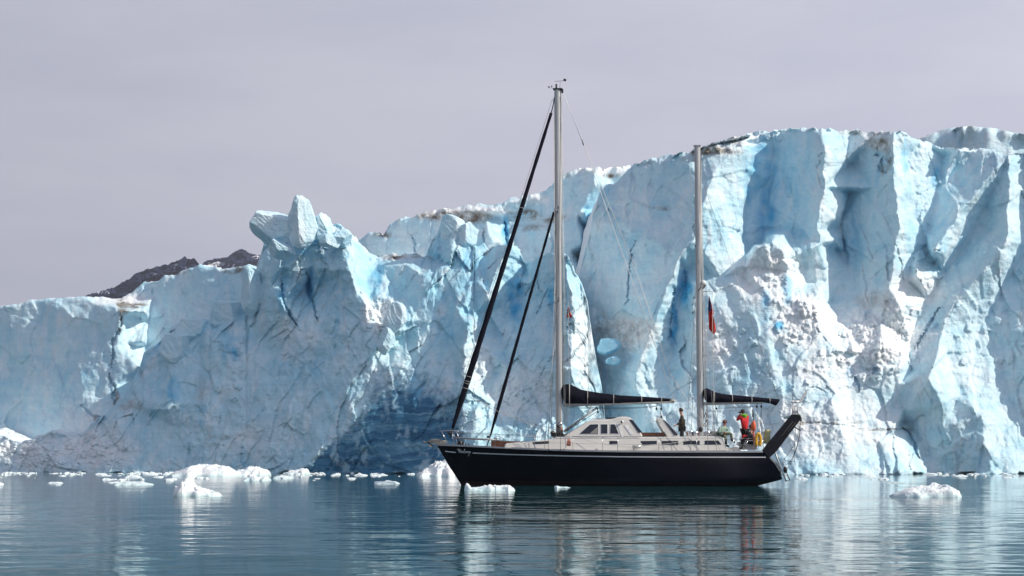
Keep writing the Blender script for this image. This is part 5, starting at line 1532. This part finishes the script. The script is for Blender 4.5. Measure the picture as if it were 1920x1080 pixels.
rows = [(576.0 + 1.0 * k, 1064.0 - .0 * k + (1.6 if k < 4 else .2) - .10 * k, 1067.0 + .28 * k, .5) for k in range(20)]
def nor(u, w):
    a, b_ = u + .25 * w, w
    if abs(a - .52) < .05 or abs(b_ - .40) < .06: return 1
    if abs(a - .52) < .13 or abs(b_ - .40) < .16: return 2
    return 0
flag(rows, -.4, 'flag', nor, 'small red flag with a blue and white cross hanging by the main mast', 'flag', L(1065.8, 568, -.4))
# ------------------------------------------------------------------ people, posed joint by joint
def skin_mesh(name, joints, edges, mat, parent=None, root=None, sub=1):
    """joints {key: (Vector, radius)}; one continuous skinned surface"""
    keys = list(joints)
    if root: keys.remove(root); keys.insert(0, root)
    me = bpy.data.meshes.new(name)
    me.from_pydata([joints[k][0] for k in keys], [(keys.index(a), keys.index(b)) for a, b in edges], [])
    o = bpy.data.objects.new(name, me)
    COL.objects.link(o)
    md = o.modifiers.new('skin', 'SKIN')
    md.use_smooth_shade = True
    sv = me.skin_vertices[0].data if me.skin_vertices else me.attributes and None
    if sv is None:
        bm = bmesh.new(); bm.from_mesh(me); bm.verts.layers.skin.verify(); bm.to_mesh(me); bm.free()
        sv = me.skin_vertices[0].data
    for i, k in enumerate(keys):
        r = joints[k][1]
        sv[i].radius = r if isinstance(r, tuple) else (r, r)
    sv[0].use_root = True
    sb = o.modifiers.new('subdiv', 'SUBSURF'); sb.levels = sub; sb.render_levels = sub
    me.materials.append(mat)
    if parent: o.parent = parent
    return o

def person(label, J, facing, mats, hold=None, hood=False, boots=True, cap=False, group=None):
    """J: joints in photo pixels plus depth: {name:(px,py,y)}; facing: unit vector in the yacht frame"""
    P = {k: toW(L(*v)) for k, v in J.items()}
    F = Vector((facing[0] * ca - facing[1] * sa, facing[0] * sa + facing[1] * ca, 0)).normalized()
    R = F.cross(Vector((0, 0, 1)))                         # the person's right
    org = Vector((P['pelvis'].x, P['pelvis'].y, min(P['foot_l'].z, P['foot_r'].z) - .04))
    for k in P: P[k] = P[k] - org
    up = (P['head'] - P['neck']).normalized()
    b = {}
    e = []
    def chain(*ks):
        for a, c in zip(ks[:-1], ks[1:]): e.append((a, c))
    b['pelvis'] = (P['pelvis'], (.15, .115))
    b['waist'] = (P['pelvis'].lerp(P['chest'], .5), (.14, .10))
    b['chest'] = (P['chest'], (.165, .115))
    b['neck'] = (P['neck'], .055)
    b['jaw'] = (P['head'] - up * .07 + F * .018, (.062, .07))
    b['skull'] = (P['head'] + up * .03, (.078, .092))
    b['crown'] = (P['head'] + up * .10 - F * .01, (.05, .06))
    b['nose'] = (P['head'] + F * .105 - up * .015, .014)
    chain('pelvis', 'waist', 'chest', 'neck', 'jaw', 'skull', 'crown'); e.append(('skull', 'nose'))
    for sd, s in (('l', -1), ('r', 1)):
        b['hip_' + sd] = (P['pelvis'] + R * s * .09 - Vector((0, 0, .04)), .095)
        b['knee_' + sd] = (P['knee_' + sd], .062)
        b['ankle_' + sd] = (P['foot_' + sd] + Vector((0, 0, .06)), .043)
        td = (P.get('toe_' + sd) - P['foot_' + sd]).normalized() if ('toe_' + sd) in P else F
        b['toe_' + sd] = (P['foot_' + sd] + td * .17 + Vector((0, 0, .0)), .038)
        chain('pelvis', 'hip_' + sd, 'knee_' + sd, 'ankle_' + sd, 'toe_' + sd)
        b['shoulder_' + sd] = (P['shoulder_' + sd], .066)
        b['elbow_' + sd] = (P['elbow_' + sd], .045)
        b['wrist_' + sd] = (P['hand_' + sd], .031)
        chain('chest', 'shoulder_' + sd, 'elbow_' + sd, 'wrist_' + sd)
        hd = (P['hand_' + sd] - P['elbow_' + sd]).normalized()
        pn = hd.cross(R).normalized() if abs(hd.dot(R)) < .95 else Vector((0, 0, 1))
        across = hd.cross(pn).normalized()
        b['palm_' + sd] = (P['hand_' + sd] + hd * .055, (.034, .02))
        e.append(('wrist_' + sd, 'palm_' + sd))
        for k in range(4):
            base = P['hand_' + sd] + hd * .085 + across * (.028 * (k - 1.5) / 1.0 * .75)
            ln = (.072, .080, .075, .058)[k]
            b[f'k{k}_{sd}'] = (base, .0095)
            b[f'm{k}_{sd}'] = (base + hd * ln * .55 + pn * .018, .0088)
            b[f't{k}_{sd}'] = (base + hd * ln * .75 + pn * (.045 + .004 * k), .0078)
            chain('palm_' + sd, f'k{k}_{sd}', f'm{k}_{sd}', f't{k}_{sd}')
        b['th1_' + sd] = (P['hand_' + sd] + hd * .035 - across * .038 * s, .0115)
        b['th2_' + sd] = (P['hand_' + sd] + hd * .075 - across * .052 * s + pn * .02, .0095)
        chain('palm_' + sd, 'th1_' + sd, 'th2_' + sd)
    body = skin_mesh('person', b, e, M['skin'], root='pelvis')
    body.location = org
    tag(body, label, 'person', group)
    # jacket
    j, je = {}, []
    bk = mats.get('bulk', 1.0)
    j['hem'] = (b['pelvis'][0] + Vector((0, 0, -.02)) + (b['waist'][0] - b['pelvis'][0]).normalized() * .02, (.185 * bk, .145 * bk))
    j['waist'] = (b['waist'][0], (.185 * bk, .14 * bk)); j['chest'] = (b['chest'][0], (.205 * bk, .15 * bk)); j['collar'] = (b['neck'][0] - up * .035, .085)
    je += [('hem', 'waist'), ('waist', 'chest'), ('chest', 'collar')]
    for sd in 'lr':
        j['s' + sd] = (b['shoulder_' + sd][0], .088); j['e' + sd] = (b['elbow_' + sd][0], .064); j['w' + sd] = (b['wrist_' + sd][0] - (b['wrist_' + sd][0] - b['elbow_' + sd][0]).normalized() * .015, .046)
        je += [('chest', 's' + sd), ('s' + sd, 'e' + sd), ('e' + sd, 'w' + sd)]
    skin_mesh('jacket', j, je, mats['jacket'], body, 'waist')
    # trousers
    j, je = {'seat': (b['pelvis'][0], (.165, .13))}, []
    for sd in 'lr':
        j['h' + sd] = (b['hip_' + sd][0], .112); j['k' + sd] = (b['knee_' + sd][0], .080)
        sh = (b['ankle_' + sd][0] - b['knee_' + sd][0]); j['a' + sd] = (b['knee_' + sd][0] + sh * .86, .066)
        je += [('seat', 'h' + sd), ('h' + sd, 'k' + sd), ('k' + sd, 'a' + sd)]
    skin_mesh('trousers', j, je, mats['trousers'], body, 'seat')
    for sd in 'lr':
        sh = (b['ankle_' + sd][0] - b['knee_' + sd][0])
        top = b['knee_' + sd][0] + sh * mats.get('boot_top', .75)
        j = {'t': (top, .076), 'a': (b['ankle_' + sd][0], .058), 'm': (b['ankle_' + sd][0].lerp(b['toe_' + sd][0], .6) - Vector((0, 0, .015)), (.054, .05)), 'x': (b['toe_' + sd][0] + (b['toe_' + sd][0] - b['ankle_' + sd][0]) * .12, (.05, .04))}
        skin_mesh('boot', j, [('t', 'a'), ('a', 'm'), ('m', 'x')], mats['boots'], body, 't')
    # hair or cap: shell over the back and top of the head
    H = P['head']
    m = MB()
    rot = Matrix((F, R * -1, up)).transposed()
    n = 14
    G = []
    for i in range(9):
        th = math.radians(4 + 108 * i / 8)
        row = []
        for k in range(n + 1):
            ph = math.radians(38 + 284 * k / n) if i > 3 else math.radians(360 * k / n)
            d = Vector((.106 * math.sin(th) * math.cos(ph) - .014, .094 * math.sin(th) * math.sin(ph), .118 * math.cos(th) + .022))
            row.append(H + rot @ d)
        G.append(row)
    m.grid(G)
    if cap:
        m.grid([[H + rot @ Vector((.10 + .09 * a, -.07 * (1 - .5 * a) + .14 * (1 - .5 * a) * k / 6, .045 - .02 * a)) for k in range(7)] for a in (0, .5, 1)])
    m.build('cap' if cap else 'hair', mats['hair'], body, .012)
    # eyes, mouth and ears
    m = MB()
    for s in (-1, 1): m.ball(H + F * .088 + R * s * .032 + up * .018, (.011, .011, .009), 8, 6)
    m.ball(H + F * .09 - up * .062, (.010, .024, .007), 8, 6, rot)
    m.build('eyes_and_mouth', M['hair'], body)
    m = MB()
    for s in (-1, 1): m.ball(H + R * s * .086 - F * .008 + up * .0, (.022, .010, .032), 8, 6, rot)
    m.build('ears', M['skin'], body)
    if hood:
        m = MB()
        pts = []
        for k in range(13):
            a = math.radians(60 + 240 * k / 12)
            pts.append(P['neck'] + Vector((0, 0, .0)) + F * .12 * math.cos(a) + R * .125 * math.sin(a))
        m.tube(pts, [.045 + .03 * math.sin(math.pi * k / 12) for k in range(13)], 10)
        m.ball(P['neck'] - F * .11 - Vector((0, 0, .05)), (.055, .10, .09), 10, 8, rot)
        m.build('hood', M['hood'], body)
    return body, P, F, R, org

sy = -.35
person('standing person in an olive brown jacket and dark trousers looking towards the bow',
       dict(head=(1276.6, 770.2, sy), neck=(1278.2, 777.6, sy), chest=(1279.0, 785.6, sy), pelvis=(1278.8, 802, sy), shoulder_l=(1278.2, 781.8, sy - .19), shoulder_r=(1278.8, 781.8, sy + .19),
            elbow_l=(1278.0, 793.4, sy - .27), elbow_r=(1275, 793.4, sy + .26), hand_l=(1269.4, 796.6, sy - .22), hand_r=(1267.4, 796.8, sy + .2),
            knee_l=(1277.6, 817.5, sy - .1), knee_r=(1279.6, 817.5, sy + .1), foot_l=(1278.0, 833.5, sy - .1), foot_r=(1280.2, 833.5, sy + .1)),
       (-1, -.08, 0), dict(bulk=1.22, jacket=M['olive'], trousers=M['blackcloth'], boots=M['black'], hair=M['hair']))
sy = -1.05
person('seated person in mint green fleece, sage trousers and reddish cap at the cabin end',
       dict(head=(1358.8, 792.6, sy), neck=(1357.8, 799.6, sy), chest=(1355.6, 805.4, sy), pelvis=(1352.4, 813.6, sy), shoulder_l=(1350.2, 803.0, sy - .16), shoulder_r=(1362.4, 802.8, sy + .12),
            elbow_l=(1347.6, 810.6, sy - .26), elbow_r=(1366.2, 809.4, sy - .05), hand_l=(1355.6, 811.6, sy - .32), hand_r=(1360.6, 811.0, sy - .26),
            knee_l=(1360.6, 820.6, sy - .34), knee_r=(1371.2, 812.4, sy - .05), foot_l=(1361.4, 836.4, sy - .3), foot_r=(1371.8, 827.6, sy - .02), toe_l=(1366, 837.4, sy - .42), toe_r=(1378, 829.6, sy - .1)),
       (.62, -.78, 0), dict(jacket=M['mint'], trousers=M['sage'], boots=M['blackcloth'], hair=M['redhair'], boot_top=.35), cap=True)
sy = -.75
bd, P3, F3, R3, o3 = person('standing person in a red jacket with lime green hood raising binoculars',
       dict(head=(1392.6, 772.8, sy), neck=(1393.8, 778.8, sy), chest=(1395.4, 787.0, sy), pelvis=(1396.4, 805.8, sy), shoulder_l=(1388.4, 781.2, sy - .12), shoulder_r=(1401.2, 781.6, sy + .14),
            elbow_l=(1381.6, 788.4, sy - .05), elbow_r=(1399, 786.4, sy + .40), hand_l=(1387.6, 776.4, sy + .10), hand_r=(1391.4, 775.6, sy + .22),
            knee_l=(1394.0, 822.0, sy - .08), knee_r=(1399.2, 822.0, sy + .08), foot_l=(1393.6, 839.6, sy - .08), foot_r=(1400.2, 839.6, sy + .08)),
       (-.55, .83, 0), dict(bulk=1.1, jacket=M['red'], trousers=M['blackcloth'], boots=M['black'], hair=M['hair']), hood=True)
# red panels on the trouser legs
for s_, k_ in ((-1, 'knee_l'), (1, 'knee_r')):
    m = MB(); a = P3[k_]; m.tube([a + Vector((0, 0, .16)) - F3 * .01, a + Vector((0, 0, .02)) - F3 * .01, a - Vector((0, 0, .14))], [.092, .088, .078], 10)
    m.build('trouser_panel', M['red'], bd)
m = MB()
hc = P3['head'] + F3 * .15
for s_ in (-1, 1): m.tube([hc + R3 * s_ * .035 - F3 * .05, hc + R3 * s_ * .038 + F3 * .09], [.022, .032], 10)
m.box(hc, (.05, .05, .03))
bi = m.build('binoculars', M['black'], None)
bi.location = o3
tag(bi, 'black binoculars held to the eyes by the person in the red jacket', 'binoculars')
sy = -1.1
person('crouched person in dark blue clothes and a dark hat seated beside the orange marker buoy',
       dict(head=(1408.2, 801.6, sy), neck=(1409.4, 808, sy), chest=(1410.2, 813.2, sy), pelvis=(1409.6, 826.5, sy), shoulder_l=(1407.4, 811.2, sy - .18), shoulder_r=(1411.8, 811.2, sy + .18),
            elbow_l=(1402.0, 819.6, sy - .25), elbow_r=(1403.6, 819.6, sy + .24), hand_l=(1394.0, 822.4, sy - .16), hand_r=(1394.2, 822.2, sy + .14),
            knee_l=(1390.6, 824.6, sy - .14), knee_r=(1388.6, 824.2, sy + .12), foot_l=(1394.0, 840.6, sy - .14), foot_r=(1397.4, 840.6, sy + .12)),
       (-1, -.1, 0), dict(jacket=M['navycloth'], trousers=M['blackcloth'], boots=M['black'], hair=M['blackcloth']), cap=True)
# ------------------------------------------------------------------ floating ice
def floe_material():
    m, n, l, b = new_mat("floating_ice")
    geo = n.new('ShaderNodeNewGeometry')
    pos = geo.outputs['Position']
    sp = n.new('ShaderNodeSeparateXYZ'); l.new(pos, sp.inputs[0])
    f = noise_node(n, l, pos, 1.2, 6, 0.6)
    c = ramp(n, l, f, [(0.3, (0.66, 0.80, 0.84)), (0.5, (0.86, 0.90, 0.91)), (0.75, (0.92, 0.93, 0.92))])
    wet = n.new('ShaderNodeMapRange'); wet.inputs['From Min'].default_value = 0.02; wet.inputs['From Max'].default_value = 0.22; wet.inputs['To Min'].default_value = 1; wet.inputs['To Max'].default_value = 0
    l.new(sp.outputs['Z'], wet.inputs['Value'])
    c = mixc(n, l, math_n(n, l, 'MULTIPLY', wet.outputs[0], .6), c, (0.42, 0.66, 0.68))      # washed, bubble-free ice at the waterline
    l.new(c, b.inputs['Base Color'])
    b.inputs['Roughness'].default_value = 0.4
    b.inputs['Subsurface Weight'].default_value = 0.0
    b.inputs['Subsurface Radius'].default_value = (.15, .3, .4)
    b.inputs['Subsurface Scale'].default_value = 0.6
    return m
FLOE = floe_material()
BRASH = simple('brash_white_ice', (0.74, 0.84, 0.86), 0.5, spec=.2, var=.12, vscale=3)

def floe(px0, px1, py_base, prof, depth, seed, label=None, cat='iceberg', name='iceberg', group=None, nx=150, ny=70, rough=.12, lumpy=.35, mat=None, smooth=True):
    """berg with a given skyline: prof is a list of (fraction along, height in photo pixels above the waterline)"""
    Y = CAMZ * FPX / (py_base - HOR)
    k = Y / FPX
    w = (px1 - px0) * k
    xs = np.linspace(0, 1, nx); ys = np.linspace(-1, 1, ny)
    GX, GY = np.meshgrid(xs, ys, indexing='ij')
    h = np.interp(GX, [p[0] for p in prof], [p[1] for p in prof]) * k
    edge = np.clip(1 - np.abs(GY + .25 * vnoise(GX * 4 + seed, GY * 2, seed)) ** 2.4, 0, 1) ** .5
    edge = edge * np.clip((1 - np.abs(GY)) / .10, 0, 1) ** .5
    ends = np.clip(np.minimum(GX, 1 - GX) / .03, 0, 1) ** .5
    lump = 1 + lumpy * fbm(GX * w / .9 + seed, GY * depth / .9, 4, seed, .6)
    hc1, he1 = chunks(GX * w / .45 + seed, GY * depth / .9, seed + 9, 1.0)
    hc2, he2 = chunks(GX * w / .16 + seed, GY * depth / .3, seed + 19, 1.0)
    lump = lump + (.05 + .3 * lumpy) * hc1 + (.03 + .12 * lumpy) * hc2
    Z = h * edge * ends * np.clip(lump, .4, 1.35) + rough * k * 20 * fbm(GX * w / .35, GY * depth / .35, 3, seed + 4) * edge * ends * np.clip(h / (6 * k), 0, 1) * .5 - .22 * (1 - np.minimum(edge, ends)) - .03
    X = (GX - .5) * w
    wob = 1 + .25 * vnoise(GX * 5, GX * 0 + seed, seed + 7)
    V = np.stack([X, GY * depth * wob / 2 * np.interp(GX, [0, .15, .85, 1], [.4, 1, 1, .4]), Z], -1).reshape(-1, 3)
    I = np.arange(nx * ny).reshape(nx, ny)
    F = np.stack([I[:-1, :-1], I[1:, :-1], I[1:, 1:], I[:-1, 1:]], -1).reshape(-1, 4)
    o = mesh_np(name, V, F, mat or FLOE, smooth)
    o.location = (((px0 + px1) / 2 - 960) * k, Y, 0)
    return tag(o, label, cat, group)

floe(318, 450, 892.5, [(0, 3), (.12, 9), (.3, 17), (.45, 22), (.6, 21), (.8, 18), (.93, 10), (1, 6)], 6, 3, 'large smooth white iceberg at the foot of the dark left ice face', lumpy=.1)
floe(436, 507, 891.5, [(0, 6), (.3, 10), (.5, 14), (.8, 14), (.93, 9), (1, 3)], 4.5, 4, 'low lumpy white iceberg touching the right end of the large smooth one')
floe(325, 418, 930, [(0, 9), (.06, 18), (.14, 16), (.2, 23), (.3, 30), (.36, 29), (.44, 20), (.6, 16), (.8, 12), (.92, 8), (1, 2)], 1.4, 7, 'white iceberg with a pointed hump and a long low tail')
floe(780, 880, 893, [(0, 2), (.12, 10), (.25, 17), (.35, 22), (.45, 26), (.6, 30), (.75, 22), (.9, 12), (1, 3)], 5, 9, 'lumpy white iceberg behind the yacht bow')
floe(869, 968, 920, [(0, 5), (.05, 14), (.09, 13), (.15, 7), (.3, 9), (.5, 10), (.7, 8.5), (.86, 10.5), (.95, 6), (1, 1)], 1.0, 11, 'flat white ice floe lying against the yacht hull under the bow', 'ice floe', 'ice_floe')
floe(1039, 1072, 914.5, [(0, 4), (.15, 5), (.4, 2.5), (.7, 3), (1, 1)], .6, 13, 'small dim ice piece beside the middle of the yacht hull', 'ice floe', 'ice_floe')
floe(1668, 1800, 931, [(0, 4), (.15, 9), (.3, 15), (.45, 19), (.6, 21), (.8, 22), (.92, 14), (1, 4)], 2.2, 15, 'rounded translucent white iceberg at the right end of the water')
floe(214, 288, 909, [(0, 3), (.3, 6), (.7, 6), (1, 2)], 3.0, 17, 'long flat ice floe left of the pointed iceberg', 'ice floe', 'ice_floe')
floe(701, 751, 907, [(0, 3), (.4, 6), (.8, 5), (1, 1)], 2.4, 19, 'flat white ice floe on open water left of the yacht bow', 'ice floe', 'ice_floe')
floe(459, 507, 901, [(0, 4), (.4, 8), (.8, 7), (1, 3)], 3.4, 21, 'pale ice floe drifting just in front of the low lumpy iceberg', 'ice floe', 'ice_floe')
floe(512, 550, 897, [(0, 3), (.5, 6), (1, 3)], 3.0, 23, 'small greyish ice floe right of the low lumpy iceberg', 'ice floe', 'ice_floe')
floe(530, 582, 889.5, [(0, 3), (.5, 8), (.85, 11), (1, 2)], 3.0, 25, 'dull green-grey ice floe at the edge of the dark banded ice', 'ice floe', 'ice_floe')
floe(1655, 1700, 905, [(0, 1), (.5, 3), (1, 1)], 3.0, 27, 'thin ice floe just beyond the rounded iceberg on the right', 'ice floe', 'ice_floe')

# small pieces scattered along the ice foot
rg = random.Random(91)
protos = []
for k in range(5):
    o = floe(0, 10, 893, [(0, 1), (.3, rg.uniform(3, 5.5)), (.7, rg.uniform(2.5, 4.5)), (1, 1.5)], rg.uniform(.4, .9), 200 + k, None, None, 'ice_floe', None, 12, 8, mat=BRASH, smooth=False)
    protos.append(o)
grp = 'small ice pieces drifting along the foot of the glacier'
lab_l = 'tiny white ice piece drifting near the glacier foot left of the yacht'
lab_r = 'tiny white ice piece drifting near the glacier foot right of the yacht'
cnt = 0
for k in range(76):
    if k < 44:
        px = rg.choice([rg.uniform(150, 330), rg.uniform(-60, 800), rg.uniform(560, 800)]); py = 889.5 + rg.random() ** 2.2 * (22 if px < 420 else 14)
    else:
        px = rg.uniform(1490, 1980); py = 888.5 + rg.random() ** 2 * 14
    Y = CAMZ * FPX / (py - HOR)
    src = protos[k % 5]
    c = src if k < 5 else src.copy()
    if k >= 5: COL.objects.link(c)
    s = (.35 + 1.3 * rg.random() ** 2) * (1.0 if py < 896 else .8)
    c.scale = (s * rg.uniform(1.0, 2.6), s, s * rg.uniform(.35, .9))
    c.rotation_euler = (0, 0, rg.uniform(-.5, .5))
    c.location = ((px - 960) / FPX * Y, Y, 0)
    tag(c, lab_l if px < 900 else lab_r, 'ice floe', grp)

# brash: crumbs of ice too fine to count, in a band along the foot
V, F = [], []
for k in range(700):
    left = k < 420
    px = rg.uniform(-160, 880) if left else rg.uniform(1470, 2100)
    if math.sin(px * .021 + 1) + .8 * math.sin(px * .057) + .5 * rg.uniform(-1, 1) < -.15: continue
    py = 886.6 + abs(rg.gauss(0, 2.0 if rg.random() < .75 else 7.5 if px < 420 else 3.5)) + .4
    Y = CAMZ * FPX / (py - HOR)
    x, r, h = (px - 960) / FPX * Y, rg.uniform(.06, .36), rg.uniform(.02, .10)
    n = 6; b0 = len(V); a0 = rg.random() * 6
    for ring, (q, z) in enumerate(((1.0, -.05), (.8, h), (.35, h * 1.5))):
        for j in range(n):
            a = a0 + 2 * math.pi * j / n
            V.append((x + r * q * rg.uniform(.7, 1.3) * math.cos(a), Y + r * q * rg.uniform(.7, 1.3) * math.sin(a), z * rg.uniform(.8, 1.2)))
    for ring in range(2):
        for j in range(n): F.append((b0 + ring * n + j, b0 + ring * n + (j + 1) % n, b0 + (ring + 1) * n + (j + 1) % n, b0 + (ring + 1) * n + j))
    for j in range(1, n - 1, 2):
        F.append((b0 + 2 * n, b0 + 2 * n + j, b0 + 2 * n + j + 1, b0 + 2 * n + (j + 2) % n))
o = mesh_np('brash_ice', np.array(V), np.array(F), BRASH, False)
tag(o, kind='stuff')
